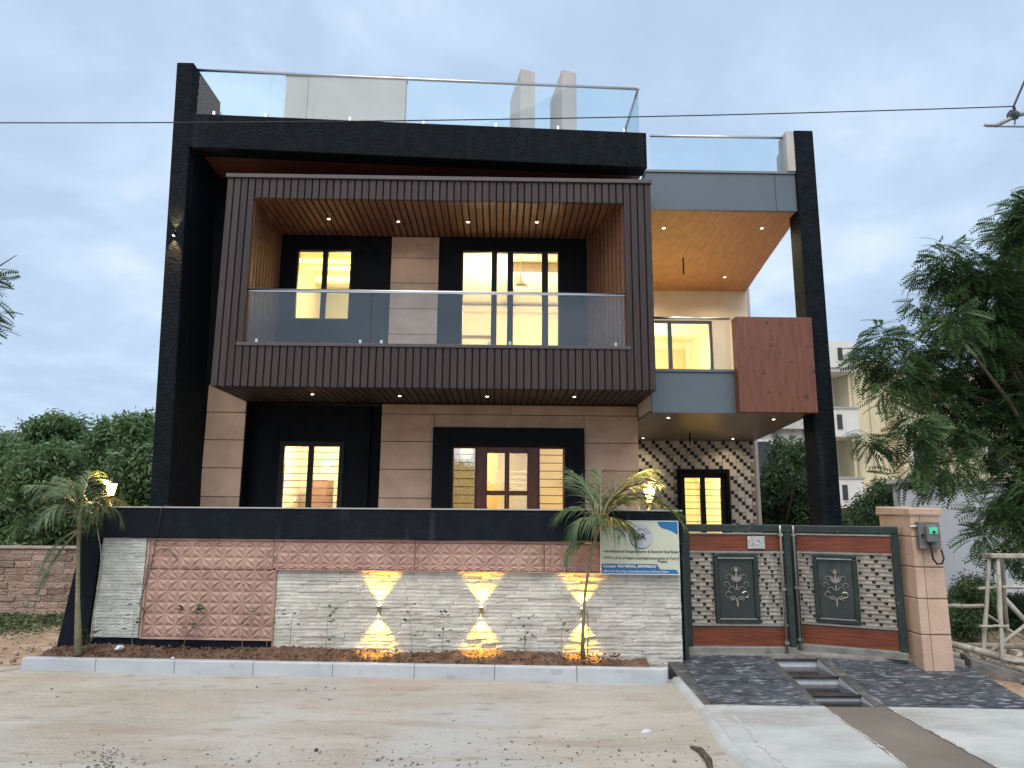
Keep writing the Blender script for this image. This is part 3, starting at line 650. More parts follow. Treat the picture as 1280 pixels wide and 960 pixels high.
# ---- lit rooms behind the windows
def room(x0, x1, y0, y1, z0, z1, lights, cove=()):
    v = [(x0, y0, z0), (x1, y0, z0), (x1, y1, z0), (x0, y1, z0), (x0, y0, z1), (x1, y0, z1), (x1, y1, z1), (x0, y1, z1)]
    r = MB().add(v, [(0, 1, 2, 3), (4, 7, 6, 5), (1, 5, 6, 2), (2, 6, 7, 3), (3, 7, 4, 0)]).put('room', M_cream2, house)
    for (x, y, z, p, c) in lights: lamp('room_light', 'POINT', (x, y, z), p * 1.35, c, .12, house)
    for (a, b, c, d, e, f) in cove: B(a, b, c, d, e, f).put('cove_light', M_cove, r)
    return r
y0 = RY + .125
r = room(-3.85, -1.75, y0, 14, .4, 3.2, [(-2.9, 12.6, 2.7, 70, WARM)])
MB().lathe([(.0, 2.42), (.05, 2.45), (.07, 2.5), (.05, 2.56), (.0, 2.58)], -2.95, 12.2, 12).put('ceiling_bulb', M_bulb, r)
B(-2.75, -2.3, 13.5, 13.95, .4, 2.15).put('wardrobe', M_wardrobe, r); B(-3.5, -3.2, 13.4, 13.95, .4, 2.3).put('wardrobe', M_wardrobe, r)
B(-3.84, -1.76, 11.4, 11.5, 3.05, 3.199).put('ceiling_beam', M_cream, r)
r = room(-1.3, 1.9, F + .21, 16, .4, 3.25, [(-.6, 13, 2.8, 75, WARM), (1.2, 12.2, 2.8, 40, WARM)])
B(-.32, -.02, 13.9, 14.0, .4, 3.2).put('curtain', mat('tan_curtain', (.42, .24, .10), (.52, .31, .14), 6, .9, 0, 40, (8, 1, .3)), r)
B(.35, .62, 14.2, 14.4, .4, 1.75).put('cabinet', M_wardrobe, r)
for q in range(5): B(-.05, .5, 13.0, 13.04, 2.05 + q * .1, 2.07 + q * .1).put('louvre', M_cream, r)
r = room(-3.6, -1.9, F + .16, 14.2, 3.7, 6.4, [(-2.75, 12.2, 5.5, 36, YEL)],
         [(-3.59, -1.91, 11.2, 11.24, 6.05, 6.12), (-3.59, -1.91, 12.1, 12.14, 6.08, 6.15), (-3.59, -1.91, 13.2, 13.24, 6.12, 6.2)])
for y, z in ((11.25, 6.0), (12.15, 6.03), (13.25, 6.07)): B(-3.59, -1.91, y, y + .22, z, 6.39).put('ceiling_step', M_cream2, r)
r = room(-1.4, 1.9, F + .16, 15, 3.7, 6.2, [(-.2, 12.6, 5.3, 75, WARM), (1.0, 13.2, 5.0, 30, WARM)])
B(1.55, 1.88, 11.2, 11.3, 3.72, 6.15).put('curtain', mat('beige_curtain', (.50, .40, .27), (.60, .49, .34), 9, .9, 0, 40, (9, 9, .2)), r)
B(-1.39, 1.89, 14.8, 14.99, 6.0, 6.12).put('cornice', M_cream, r); B(-1.39, -1.2, 11, 14.9, 6.05, 6.15).put('cornice', M_cream, r)
frame(MB(), -.9, -.1, 4.6, 5.5, 14.95, 14.99, .06).put('picture_frame', M_wardrobe, r)
B(.15, 1.89, 12.3, 12.4, 6.02, 6.199).put('ceiling_beam', M_cream, r); B(.15, .25, 12.4, 14.9, 6.02, 6.199).put('ceiling_beam', M_cream, r)
B(.62, 1.0, 12.9, 13.2, 3.75, 4.62).put('cabinet', mat('grey_cabinet', (.22, .21, .20)), r)
MB().lathe([(.0, 5.60), (.11, 5.62), (.13, 5.66), (.05, 5.72), (.012, 5.76), (.012, 6.19)], .35, 12.0, 14).put('ceiling_fan_hub', M_cream, r)

r = room(2.2, 4.7, PB + .15, 17, 3.63, 5.9, [(3.3, 15, 5.2, 100, YEL)])
B(3.7, 4.5, 16.9, 16.99, 3.64, 5.7).put('cupboard', mat('pale_cupboard', (.55, .44, .26), (.6, .49, .3), 3), r); B(2.21, 4.69, 15.5, 15.7, 5.72, 5.899).put('ceiling_beam', M_cream, r)
room(2.2, 4.7, PB + .15, 17, .4, 3.05, [(3.6, 14.6, 2.5, 90, YEL)])

# ------------------------------------------------------------------ wall lights, lanterns
M_brass = mat('aged_brass', (.50, .40, .22), rough=.35, metal=1)
def wall_light(name, P, rotz, label, group, power, m, sc=1, col=(1, .58, .045), spotang=80):
    t = empty(name, P, label, 'wall light', group, rotz)
    M0 = WM[t.name]
    mb = MB().lathe([(.026 * sc, -.046 * sc), (.010 * sc, -.012 * sc), (.009 * sc, .012 * sc), (.026 * sc, .046 * sc)], 0, -.042, 12)
    mb.box(-.014 * sc, .014 * sc, -.035, -.002, -.012, .012)
    mb.put('lamp_body', m, t, M0, smooth=False)
    for s in (1, -1):
        B(-.016 * sc, .016 * sc, -.05, -.02, s * .047 * sc, s * .050 * sc).put('lens', M_led, t, M0)
        d = bpy.data.lights.new('wall_spot', 'SPOT'); d.energy = power; d.color = col; d.shadow_soft_size = .016; d.spot_size = R(spotang * random.uniform(.95, 1.06)); d.spot_blend = .5
        link(bpy.data.objects.new('wall_spot', d), t, M0 @ Matrix.Translation((0, -.046, s * .053 * sc)) @ Euler((R(13) if s < 0 else R(180 - 13), 0, 0)).to_matrix().to_4x4())
for (u, lab) in ((2.868, 'brass up and down light nearest the pink star panel, glowing on the white stone'),
                 (3.858, 'brass up and down light in the middle of the white stone wall'),
                 (4.822, 'brass up and down light behind the slim palm stem')):
    p = W3(u, .034, .775); wall_light('wall_light', p, WA, lab, 'up and down lights on the street wall', 32, M_brass)
wall_light('wall_light', (-4.53, 9.40, 5.49), 0, 'small black up and down light high on the left black pillar', None, 22, M_frame, .8, (1, .62, .30), 60)
def lantern(P, label, bracket):
    t = empty('wall_lantern', P, label, 'lantern', 'lanterns on the street wall'); M0 = WM[t.name]
    MB().tube(bracket, .011, 6).put('bracket', M_brass, t, M0)
    MB().lathe([(.028, -.095), (.05, -.075), (.012, -.085)], n=6).put('base', M_frame, t, M0)
    MB().lathe([(.03, -.072), (.052, .035), (.058, .062)], n=6).put('lamp_glass', M_bulb, t, M0)
    for q in range(6):
        a = q * math.pi / 3; c, s = math.cos(a), math.sin(a)
        MB().tube([(.031 * c, .031 * s, -.074), (.060 * c, .060 * s, .064)], .004, 4).put('rib', M_frame, t, M0)
    MB().lathe([(.072, .064), (.05, .085), (.02, .105), (.006, .13)], n=6).put('cap', M_frame, t, M0)
    lamp('lantern_glow', 'POINT', Vector(P) + Vector((0, -.12, .04)), 18, WARM2, .04, t)
lantern((1.50, 7.12, 1.895), 'lit brass lantern behind the fronds of the palm beside the sign', [(0, 0, -.08), (0, .0, -.13), (-.02, 0, -.148)])
lantern((-4.0, 7.48, 1.915), 'lit lantern shining through the palm at the left end of the wall', [(0, 0, -.08), (0, .0, -.13), (.02, 0, -.166)])

# ------------------------------------------------------------------ gate: two leaves, pillar, meter
M_gate = over(over(mat('worn_dark_green_paint', (.012, .024, .020), (.022, .038, .033), 6, .3, .15, 40), (.06, .075, .068), 9, .58, .72, amount=.6), (.22, .23, .21), 22, .66, .74, amount=.7)
M_gatebase = over(mat('muddy_steel', (.16, .16, .14), (.26, .25, .22), 7, .7, .3, 40), (.06, .06, .05), 5, .55, .72, amount=.7)
M_gwood = over(mat('gate_wood', (.115, .026, .010), (.205, .054, .021), 4, .4, .1, 40, (1.2, 1.2, 14)), (.07, .018, .010), 6, .56, .72, (.8, .8, 12), .7)
M_dull = mat('dull_steel', (.30, .30, .28), (.42, .42, .39), 12, .38, .1, 60, metal=.7)
M_gt = mat('gate_mosaic_cream', (.48, .40, .30), (.60, .52, .41), 9, .3, isl_rand=.25)  # cream tiles, tinted warmer to carry the light from behind the gate
M_gb = mat('gate_mosaic_dark', (.03, .02, .016), rough=.25)
M_orn = mat('brushed_silver_ornament', (.55, .54, .48), (.36, .34, .29), 20, .32, metal=.9)
M_gpanel = over(mat('dark_grey_green_plate', (.022, .034, .032), (.034, .048, .045), 3, .22, .05, 30), (.10, .12, .115), 4, .55, .75, amount=.5)
def gate(p0, p1, z0, z1, label, flip, plate):
    dxy = Vector((p1[0] - p0[0], p1[1] - p0[1])); Wd = dxy.length; a = math.atan2(dxy.y, dxy.x); Hh = z1 - z0
    g = empty('gate_leaf', (p0[0], p0[1], z0), label, 'gate', 'leaves of the green driveway gate', a); M0 = WM[g.name]
    G = lambda mb, n, m, **k: mb.put(n, m, g, M0, **k)
    G(B(0, Wd, -.03, .03, Hh - .075, Hh), 'top_rail', M_gate, bevel=.008)
    G(B(0, .07, -.03, .03, .075, Hh - .076), 'stile', M_gate, bevel=.008); G(B(Wd - .07, Wd, -.03, .03, .075, Hh - .076), 'stile', M_gate, bevel=.008)
    G(B(0, Wd, -.03, .03, 0, .074), 'bottom_rail', M_gatebase, bevel=.006)
    zs = [.078, .265, .30, .985, 1.02, Hh - .088]   # lower wood, band, middle, band, upper wood
    zs = [q * Hh / 1.245 for q in (.080, .270)] + [q * Hh / 1.245 for q in (.290, .965)] + [q * Hh / 1.245 for q in (.985, 1.150)]
    for (c, d) in ((zs[0], zs[1]), (zs[4], zs[5])):
        G(B(.072, Wd - .072, -.006, .012, c, d), 'wood_panel', M_gwood)
    for zc in (zs[0] - .004, zs[1] + .009, zs[4] - .009, zs[5] + .006):
        G(B(.07, Wd - .07, -.022, .01, zc - .008, zc + .007), 'steel_strip', M_dull)
    # middle zone: medallion between two mosaic-backed grilles
    ma, mb_ = (.30, .735) if not flip else (.225, .66); ma *= Wd / 1.07; mb_ *= Wd / 1.07
    mz0, mz1 = zs[2] + .002, zs[3]
    fr = frame(MB(), ma, mb_, mz0, mz1, -.034, .02, .048); G(fr, 'medallion_frame', M_gate, bevel=.008)
    pnl = G(B(ma + .049, mb_ - .049, -.012, .008, mz0 + .049, mz1 - .049), 'medallion_panel', M_gpanel)
    for zc in (mz0 + .047, mz1 - .047): G(B(ma + .04, mb_ - .04, -.040, -.0345, zc - .006, zc + .006), 'steel_strip', M_dull)
    # scrolled flower ornament
    cx, cz = (ma + mb_) / 2, (mz0 + mz1) / 2 - .0; o = MB(); S = (mb_ - ma) / .435
    def petal(x, z, ang, ln, wd):
        c, s = math.cos(ang), math.sin(ang); pts = [(0, 0), (ln * .35, wd), (ln * .75, wd * .7), (ln, 0), (ln * .75, -wd * .5), (ln * .35, -wd * .8)]
        P = [(cx + S * (x + px * c - pz * s), cz + S * (z + px * s + pz * c)) for px, pz in pts]
        o.extrude(P, 'y', -.024, -.0125)
    def scroll(x, z, sx, r, a0, a1, w0=.006, grow=.4):
        n = 12; pts = []
        for q in range(n + 1):
            t = q / n; an = a0 + (a1 - a0) * t; rr = r * (1 - grow * t); pts.append((cx + S * (x + sx * rr * math.cos(an)), -.019, cz + S * (z + rr * math.sin(an))))
        o.tube(pts, [S * w0 * (1 - .6 * q / n) for q in range(n + 1)], 5)
    for an, ln, wd in ((90, .10, .013), (62, .085, .012), (118, .085, .012), (38, .075, .010), (142, .075, .010)): petal(0, .055, R(an), ln, wd)
    petal(0, .15, R(90), .06, .011); petal(0, .15, R(50), .04, .007); petal(0, .15, R(130), .04, .007)
    for sx in (1, -1):
        scroll(sx * .075, .10, sx, .034, R(200), R(-60)); scroll(sx * .10, .035, sx, .028, R(190), R(-100))
        scroll(sx * .055, -.02, sx, .040, R(180), R(-40)); scroll(sx * .085, -.065, sx, .034, R(150), R(-150))
        scroll(sx * .045, -.105, sx, .030, R(170), R(-80)); scroll(sx * .03, .175, sx, .022, R(220), R(-60), .004)
        petal(sx * .02, -.11, R(90 - 70 * sx + (180 if sx < 0 else 0) * 0), .05, .008)
    petal(0, -.10, R(-90), .09, .010); petal(0, -.14, R(90), .05, .016); petal(0, -.03, R(90), .08, .007)
    props(o.put('flower_ornament', M_orn, g, M0), kind='stuff')
    # grilles and mosaic behind
    for (xa, xb, dense) in ((.073, ma - .003, flip), (mb_ + .003, Wd - .073, not flip)):
        mm = MB(); nr = 17; ch = (mz1 - mz0) / nr; tl = .036 if dense else .058
        for r_ in range(nr):
            x = xa; z = mz0 + r_ * ch; q = r_ * 2
            while x < xb - .004:
                dk = (q % (3 if not dense else 4) == (r_ % 3)); l = (.034 if dk else tl) * (.75 if dk and dense else 1); l = min(l, xb - x)
                mm.box(x + .001, x + l - .001, .012, .018, z + .002, z + ch - .002, 1 if dk else 0); x += l; q += 1
        props(mm.put('mosaic_backing', [M_gt, M_gb], g, M0), kind='stuff')
        for r_ in range(nr): G(B(xa - .001, xb + .001, -.004, .009, mz0 + r_ * ch - .0045, mz0 + r_ * ch + .0045), 'grille_bar', M_dull)
    # long vertical bolt rod near the meeting edge
    xr = Wd - .105 if not flip else .05
    G(MB().tube([(xr, -.045, -.02), (xr, -.045, Hh - .06), (xr, -.045, Hh - .005)], .011, 8), 'bolt_rod', M_dull, smooth=True)
    for zc in (.12, Hh * .5, Hh - .1): G(B(xr - .02, xr + .02, -.06, -.028, zc - .012, zc + .012), 'bolt_clip', M_dull)
    if plate:
        G(B(Wd * .60, Wd * .76, -.030, -.0235, zs[4] + .024, zs[5] - .018), 'silver_plate', over(mat('hammered_silver_plate', (.42, .42, .43), (.62, .62, .63), 60, .35, .9, 90, metal=.6), (.16, .16, .17), 70, .56, .62, amount=.8))
    return g
gate((1.83, 7.21), (2.905, 7.19), .372, 1.612, 'left leaf of the green steel gate with a silver plate on its top board', False, True)
gate((2.985, 7.40), (3.86, 6.93), .372, 1.606, 'right leaf of the green steel gate hinged at the pink stone pillar', True, False)
gp = empty('gate_post', (1.80, 7.1, .36), 'slim rusty steel post between the white stone wall and the gate', 'post')
B(1.776, 1.815, 7.02, 7.12, .34, 1.655).put('post', M_gate, gp, bevel=.004); MB().tube([(1.80, 7.0, 1.60), (1.84, 7.1, 1.57)], .014).put('hinge', M_dull, gp)
pl = empty('gate_pillar', (4.05, 7.05, .3), 'pink sandstone gate pillar with flat cap and dark joints', 'pillar')
PX0, PX1, PY0, PY1 = 3.905, 4.185, 6.77, 7.34
B(PX0 + .006, PX1 - .006, PY0 + .006, PY1 - .006, .2, 1.70).put('core', M_joint, pl)
zc = [.22, .63, .95, 1.235, 1.515, 1.715]
for a, b in zip(zc, zc[1:]):
    B(PX0, PX0 + .085, PY0, PY1, a + .004, b - .004).put('stone_slab', M_stone, pl, bevel=.006)
    B(PX0 + .087, PX1, PY0 + .002, PY1, a + .004, b - .004).put('stone_slab', M_stone, pl, bevel=.006)
MB().prism([(PX0 - .02, PY0 - .02), (PX1 + .015, PY0 - .02), (PX1 + .015, PY1 + .02), (PX0 - .02, PY1 + .02)], 1.716, [1.775, 1.775, 1.80, 1.80]).put('cap', M_stone, pl, bevel=.006)
MB().box(PX0 - .03, PX0 + .02, PY0 - .012, PY0 - .001, 1.60, 1.612).tube([(PX0 - .03, PY0 - .02, 1.606), (PX0 + .03, PY0 - .03, 1.612)], .010).put('hinge', M_dull, pl)
mt = empty('electricity_meter', (4.03, 6.76, 1.5), 'grey electricity meter with green display on the pink gate pillar', 'electricity meter')
B(3.935, 4.135, 6.705, 6.768, 1.405, 1.655).put('back_board', over(mat('weathered_grey_board', (.11, .11, .10), (.19, .185, .17), 7, .8, .3, 40), (.05, .05, .05), 5, .55, .7, amount=.6), mt, bevel=.006)
cs = B(3.985, 4.085, 6.655, 6.704, 1.465, 1.625).put('casing', mat('clear_grey_casing', (.12, .14, .14), (.17, .19, .185), 4, .2), mt, bevel=.012)
B(4.0, 4.078, 6.648, 6.6545, 1.545, 1.605).put('display', mat('green_display', (.10, .55, .33), (.14, .66, .42), 8, .2), cs)
B(4.028, 4.052, 6.644, 6.6475, 1.55, 1.572).put('display_digits', M_frame, cs)
MB().tube([(4.02, 6.69, 1.47), (4.015, 6.67, 1.40), (4.02, 6.67, 1.32), (4.055, 6.67, 1.27), (4.10, 6.67, 1.275), (4.128, 6.68, 1.32), (4.125, 6.70, 1.40)], .009, 8).put('cable_loop', M_frame, mt, smooth=True)
MB().tube([(3.962, 6.70, 1.53), (3.962, 6.698, 1.53), (3.962, 6.69, 1.53)], .012, 8).put('knob', M_frame, mt)
cb_ = MB().tube([(4.185, 7.2, 1.02), (4.26, 7.18, .97), (4.36, 7.15, .86), (4.41, 7.12, .72), (4.36, 7.1, .58), (4.25, 7.05, .50)], .013, 8).put('cable', M_frame, None, smooth=True)
props(cb_, 'black cable hanging out beside the pink gate pillar towards the poles', 'cable')

# ------------------------------------------------------------------ sign board on the wall
SB0, SB1, SZ0, SZ1 = 5.005, 5.735, 1.150, 1.637
sb = bpy.data.objects.new('signboard', None); MSB = MW @ Matrix.Translation((SB0, -.112, SZ0)); link(sb, None, MSB)
props(sb, 'builder advertising sign with round house logo and blue contact strip', 'sign')
SW, SH = SB1 - SB0, SZ1 - SZ0
M_sbg = mat('sign_pale_green', (.52, .56, .42), (.60, .60, .48), .9, .45); M_sblue = mat('sign_blue', (.018, .15, .36), rough=.45); M_snavy = mat('sign_navy', (.03, .12, .24), rough=.45)
M_swhite = mat('sign_white', (.66, .68, .68), rough=.5); M_sgrey = mat('sign_disc', (.50, .51, .55), rough=.5); M_sdark = mat('sign_ink', (.02, .02, .025), rough=.6); M_sorange = mat('sign_orange', (.62, .36, .14), (.55, .34, .16), 4, .5)
S = lambda mb, n, m: mb.put(n, m, sb, MSB)
S(B(0, SW, 0, .016, 0, SH), 'board', M_sbg)
S(frame(MB(), -.008, SW + .008, -.008, SH + .008, -.004, .02, .0079), 'frame', M_swhite)
def flatp(poly, y): return MB().extrude([(p[0] * SW, p[1] * SH) for p in poly], 'y', y, y - .0012)
arc = lambda cx, cz, r, a0, a1, n=24, asp=SW / SH: [(cx + r * math.cos(R(a0 + (a1 - a0) * q / n)), cz + asp * r * math.sin(R(a0 + (a1 - a0) * q / n))) for q in range(n + 1)]
S(flatp([(.735, 1), (.76, .92), (.80, .87), (.87, .845), (.93, .81), (.97, .77), (1, .75), (1, 1)], -.0005), 'blue_corner', M_sblue)
S(flatp([(0, 1), (0, .80), (.05, .84), (.14, .875), (.24, .86), (.30, .82), (.33, .78), (.355, .86), (.36, 1)], -.0005), 'orange_corner', M_sorange)
S(flatp(arc(.17, .62, .165, 20, 95) + arc(.17, .62, .145, 95, 20), -.0022), 'grey_arc', M_snavy)
S(flatp(arc(.52, .70, .155, 0, 360, 36)[:-1], -.0008), 'logo_ring', M_snavy)
S(flatp(arc(.528, .713, .150, 0, 360, 36)[:-1], -.0024), 'logo_disc', M_sgrey)
S(flatp([(0, 0), (1, 0), (.965, .085), (.0, .085)], -.0005), 'blue_strip', M_sblue)
S(flatp([(0, .0855), (.76, .0855), (.715, .185), (0, .185)], -.0007), 'navy_strip', M_snavy)
def strokes(pts, wd): return MB().tube([(p[0] * SW, -.0042, p[1] * SH) for p in pts], wd, 4)
S(strokes([(.415, .765), (.455, .765), (.53, .87), (.57, .82), (.60, .765), (.635, .765)], .0022), 'logo_roof', M_sdark)
S(strokes([(.455, .79), (.49, .875), (.535, .83), (.585, .87), (.625, .79)], .0018), 'logo_roof', M_sdark)
def text(body, x, z, size, m, name='lettering', bold=0, align='LEFT', sx=1.0):
    c = bpy.data.curves.new(name, 'FONT'); c.body = body; c.size = size; c.align_x = align; c.extrude = .0004; c.offset = bold; c.resolution_u = 2
    tmp = bpy.data.objects.new(name, c); me = bpy.data.meshes.new_from_object(tmp); bpy.data.objects.remove(tmp); bpy.data.curves.remove(c)
    me.materials.clear(); me.materials.append(m); ob = bpy.data.objects.new(name, me)
    return link(ob, sb, MSB @ Matrix.Translation((x * SW, -.0048, z * SH)) @ Euler((math.pi / 2, 0, 0)).to_matrix().to_4x4() @ Matrix.Diagonal((sx, 1, 1, 1)))
text('BR', .525, .665, .070, M_sdark, bold=.0025, align='CENTER'); text('CONSTRUCTION', .525, .635, .014, M_sdark, align='CENTER')
text('• Architectural Design', .02, .40, .034, M_sdark, bold=.0004, sx=.98); text('• Interior & Exterior', .42, .40, .034, M_sdark, bold=.0004, sx=.98); text('• Real Estate', .79, .40, .034, M_sdark, bold=.0004, sx=.9)
text('• P.O.P., J.D.A. & Nigam Licensing', .02, .275, .034, M_sdark, bold=.0004, sx=.90); text('• Construction & Turn Key', .57, .275, .034, M_sdark, bold=.0004, sx=.93); text('Project', .73, .215, .034, M_sdark, bold=.0004, sx=.9)
text('Contact: 9001985056, 8890988333', .02, .115, .037, M_swhite, bold=.0010, sx=.95)
text('Office: A-73 Priya Nagar, Near Bhawani Niwas, Pal Road, Jodhpur', .02, .025, .027, M_swhite, bold=.0004, sx=.86)

# ------------------------------------------------------------------ palms
M_frond = mat('palm_leaflet', (.042, .090, .028), (.12, .165, .055), 4, .45, isl_rand=.35)
M_frond2 = mat('palm_leaflet_dry', (.26, .21, .10), (.36, .30, .17), 4, .6, isl_rand=.3)
M_pstem = over(mat('palm_stem', (.14, .13, .06), (.26, .22, .13), 14, .6, .4, 30, (1, 1, 4)), (.35, .30, .22), 9, .55, .7, amount=.5)
def frond(start, az, el, length, droop, mb, seed, leafl=.30, sag=.7, n=40, width=.0085, mi=0):
    rr = random.Random(seed); p = Vector(start); pts = [p.copy()]; e = el; steps = 18; hd = Vector((math.cos(az), math.sin(az), 0))
    for q in range(steps):
        d = hd * math.cos(e) + Vector((0, 0, math.sin(e))); p = p + d * (length / steps); pts.append(p.copy()); e -= droop / steps
    mb.tube(pts, [.011 * (1 - .85 * q / steps) for q in range(steps + 1)], 5, mi=1)
    side = Vector((-hd.y, hd.x, 0))
    for q in range(n):
        t = .16 + .84 * (q + .5) / n; fi = t * steps; i = min(int(fi), steps - 1); b = pts[i].lerp(pts[i + 1], fi - i); d = (pts[i + 1] - pts[i]).normalized()
        for sgn in (1, -1):
            if rr.random() < .16: continue
            ln = leafl * (.55 + .45 * math.sin(math.pi * min(1, t * 1.05))) * rr.uniform(.65, 1.25)
            o = (side * sgn * rr.uniform(.45, .95) + d * rr.uniform(.6, 1.2) + Vector((0, 0, rr.uniform(-.1, .5)))).normalized()
            seg = 4; pr = b.copy(); L_ = []; wv = d.cross(o).normalized()
            wv = (d - o * d.dot(o)).normalized() * .8 + wv * .6
            for k in range(seg + 1):
                wd = width * (1 - (k / seg) ** 2) + .0008
                L_ += [pr - wv * wd * .5, pr + wv * wd * .5]
                o = (o + Vector((0, 0, -sag * rr.uniform(.7, 1.2) / seg * (1 + k * .45)))).normalized(); pr = pr + o * (ln / seg)
            mb.add(L_, [(2 * k, 2 * k + 1, 2 * k + 3, 2 * k + 2) for k in range(seg)], mi)
def palm(base, stem, fronds, label):
    t = empty('palm_tree', base, label, 'palm tree', 'young palms in the planter')
    st = MB(); st.tube(stem[0], stem[1], 9)
    for q in range(3):
        h = stem[0][-2]; st.tube([h, Vector(h) + Vector((.012 * (q - 1), -.01, .20)), Vector(h) + Vector((.035 * (q - 1), -.015, .34))], [.016, .012, .006], 6)
    st.put('trunk', M_pstem, t, smooth=True)
    for i, f in enumerate(fronds):
        mb = MB(); frond(mb=mb, seed=i * 13 + int(base[0] * 10), **f); mb.put('frond', [M_frond, M_pstem], t)
PLT = (-4.015, 7.0, 1.60)
def fr(az, el, ln, dr, **k): return dict(start=k.pop('start', PLT), az=R(az), el=R(el), length=ln, droop=R(dr), **k)
palm((-3.90, 7.04, .40), ([(-3.905, 7.04, .38), (-3.93, 7.03, .62), (-3.96, 7.02, .9), (-3.985, 7.01, 1.2), (-4.0, 7.0, 1.42), (-4.01, 7.0, 1.60)], [.038, .030, .021, .018, .017, .012]),
     [fr(172, 78, .58, 105, leafl=.26, sag=1.1), fr(150, 84, .64, 80, leafl=.28, sag=.9), fr(60, 80, .56, 115, leafl=.25, sag=1.1), fr(10, 74, .52, 155, leafl=.24, sag=1.3), fr(-30, 78, .52, 140, leafl=.24, sag=1.3), fr(200, 66, .44, 150, leafl=.28, sag=1.4), fr(250, 74, .46, 140, leafl=.28, sag=1.3),
      fr(185, -25, .50, 62, start=(-4.01, 6.99, 1.52), leafl=.28, sag=1.5, n=34), fr(200, -48, .62, 34, start=(-4.01, 6.99, 1.50), leafl=.24, sag=1.3, n=30), fr(-20, 50, .34, 155, leafl=.18, sag=1.5), fr(110, 84, .62, 60, leafl=.26), fr(280, 82, .58, 95, leafl=.28, sag=1.1), fr(225, 82, .60, 95, leafl=.28, sag=1.0), fr(320, 66, .42, 150, leafl=.24, sag=1.4)],
     'palm with drooping fronds in front of the lantern at the left wall end')
PLT = (.97, 6.84, 1.60)
palm((.79, 6.86, .38), ([(.787, 6.86, .36), (.793, 6.86, .65), (.812, 6.855, .95), (.865, 6.85, 1.28), (.915, 6.845, 1.46), (.96, 6.84, 1.60)], [.022, .017, .014, .013, .013, .009]),
     [fr(6, 62, .98, 128, leafl=.34, sag=.9, n=50), fr(-25, 72, .66, 95, leafl=.32, sag=.9), fr(120, 74, .68, 60, leafl=.32), fr(165, 66, .52, 120, leafl=.30, sag=1.1), fr(30, 74, .86, 70, leafl=.34, n=46), fr(60, 68, .66, 95, leafl=.30), fr(5, 76, .74, 85, leafl=.34), fr(145, 80, .62, 45, leafl=.30),
      fr(200, 50, .42, 150, leafl=.28, sag=1.4), fr(-60, 50, .42, 140, leafl=.32, sag=1.5), fr(0, 40, .42, 125, leafl=.30, sag=1.4), fr(180, 30, .34, 120, start=(.90, 6.84, 1.42), leafl=.26, sag=1.5), fr(-100, 60, .36, 120, leafl=.32, sag=1.4), fr(80, 80, .66, 50, leafl=.32)],
     'slim palm with a bent stem arching over the advertising sign')
cs2 = MB().tube([(.825, 6.83, .40), (.84, 6.84, .62), (.835, 6.85, .82)], .006, 5).put('support_stick', M_pstem); props(cs2, 'thin stick standing in the soil beside the slim palm stem', 'stick')

# ------------------------------------------------------------------ seedlings and a small bush in the planter
M_leaf = mat('seedling_leaf', (.022, .048, .018), (.05, .085, .03), 8, .5, isl_rand=.3)
def seedling(u, v, h, n, lean, label, size=.055, spread=.07):
    n = int(n * 1.6)
    b = W3(u, v, .395); t = empty('seedling', b, label, 'seedling', 'seedlings along the planter')
    rr = random.Random(int(u * 100)); pts = [b + Vector((lean * q / 5 * h + rr.uniform(-.006, .006), 0, h * q / 5)) for q in range(6)]
    MB().tube(pts, [.0035, .003, .003, .0025, .002, .0015], 5).put('stem', M_pstem, t)
    for q in range(n):
        c = pts[rr.choice((2, 3, 4, 5, 5))]; a = rr.uniform(0, 6.28); o = Vector((math.cos(a), math.sin(a) * .6, rr.uniform(-.2, .6))).normalized(); s = Vector((-o.y, o.x, .3)).normalized() * size * .32
        p0_ = c + o * rr.uniform(.0, spread); ln = size * rr.uniform(.8, 1.3)
        MB().add([p0_, p0_ + o * ln * .5 + s, p0_ + o * ln + Vector((0, 0, -.008)), p0_ + o * ln * .5 - s, p0_ + o * ln * .5 + Vector((0, 0, -.005))], [(0, 4, 1), (1, 4, 2), (0, 3, 4), (3, 2, 4)]).put('leaf', M_leaf, t)
seedling(2.05, .16, .34, 6, .03, 'leafy seedling on the white stone next to the pink star panel')
seedling(2.40, .16, .36, 8, .0, 'second seedling right of the pink panel, dark leaves at its tip')
seedling(3.22, .18, .46, 6, -.05, 'thin seedling between the first and the middle brass wall light')
seedling(3.50, .16, .36, 7, .05, 'seedling close left of the middle brass wall light')
seedling(4.28, .16, .32, 8, .0, 'seedling with round dark leaves right of the middle brass wall light', .05)
seedling(4.62, .17, .34, 4, .0, 'sparse seedling just left of the slim palm stem', .05)
seedling(.52, .16, .42, 10, -.06, 'seedling at the seam of the left white panel and the pink panel')
seedling(1.02, .17, .36, 14, .12, 'bushy seedling in front of the lower pink star panel', .07, .08)
seedling(1.60, .17, .62, 8, -.04, 'tall bare seedling before the right part of the pink panel')
seedling(.10, .22, .16, 16, .0, 'low broad leaved seedling beside the left palm trunk', .06, .05)
seedling(1.83, .17, .30, 3, .0, 'bare twig seedling at the edge between pink and white stone')
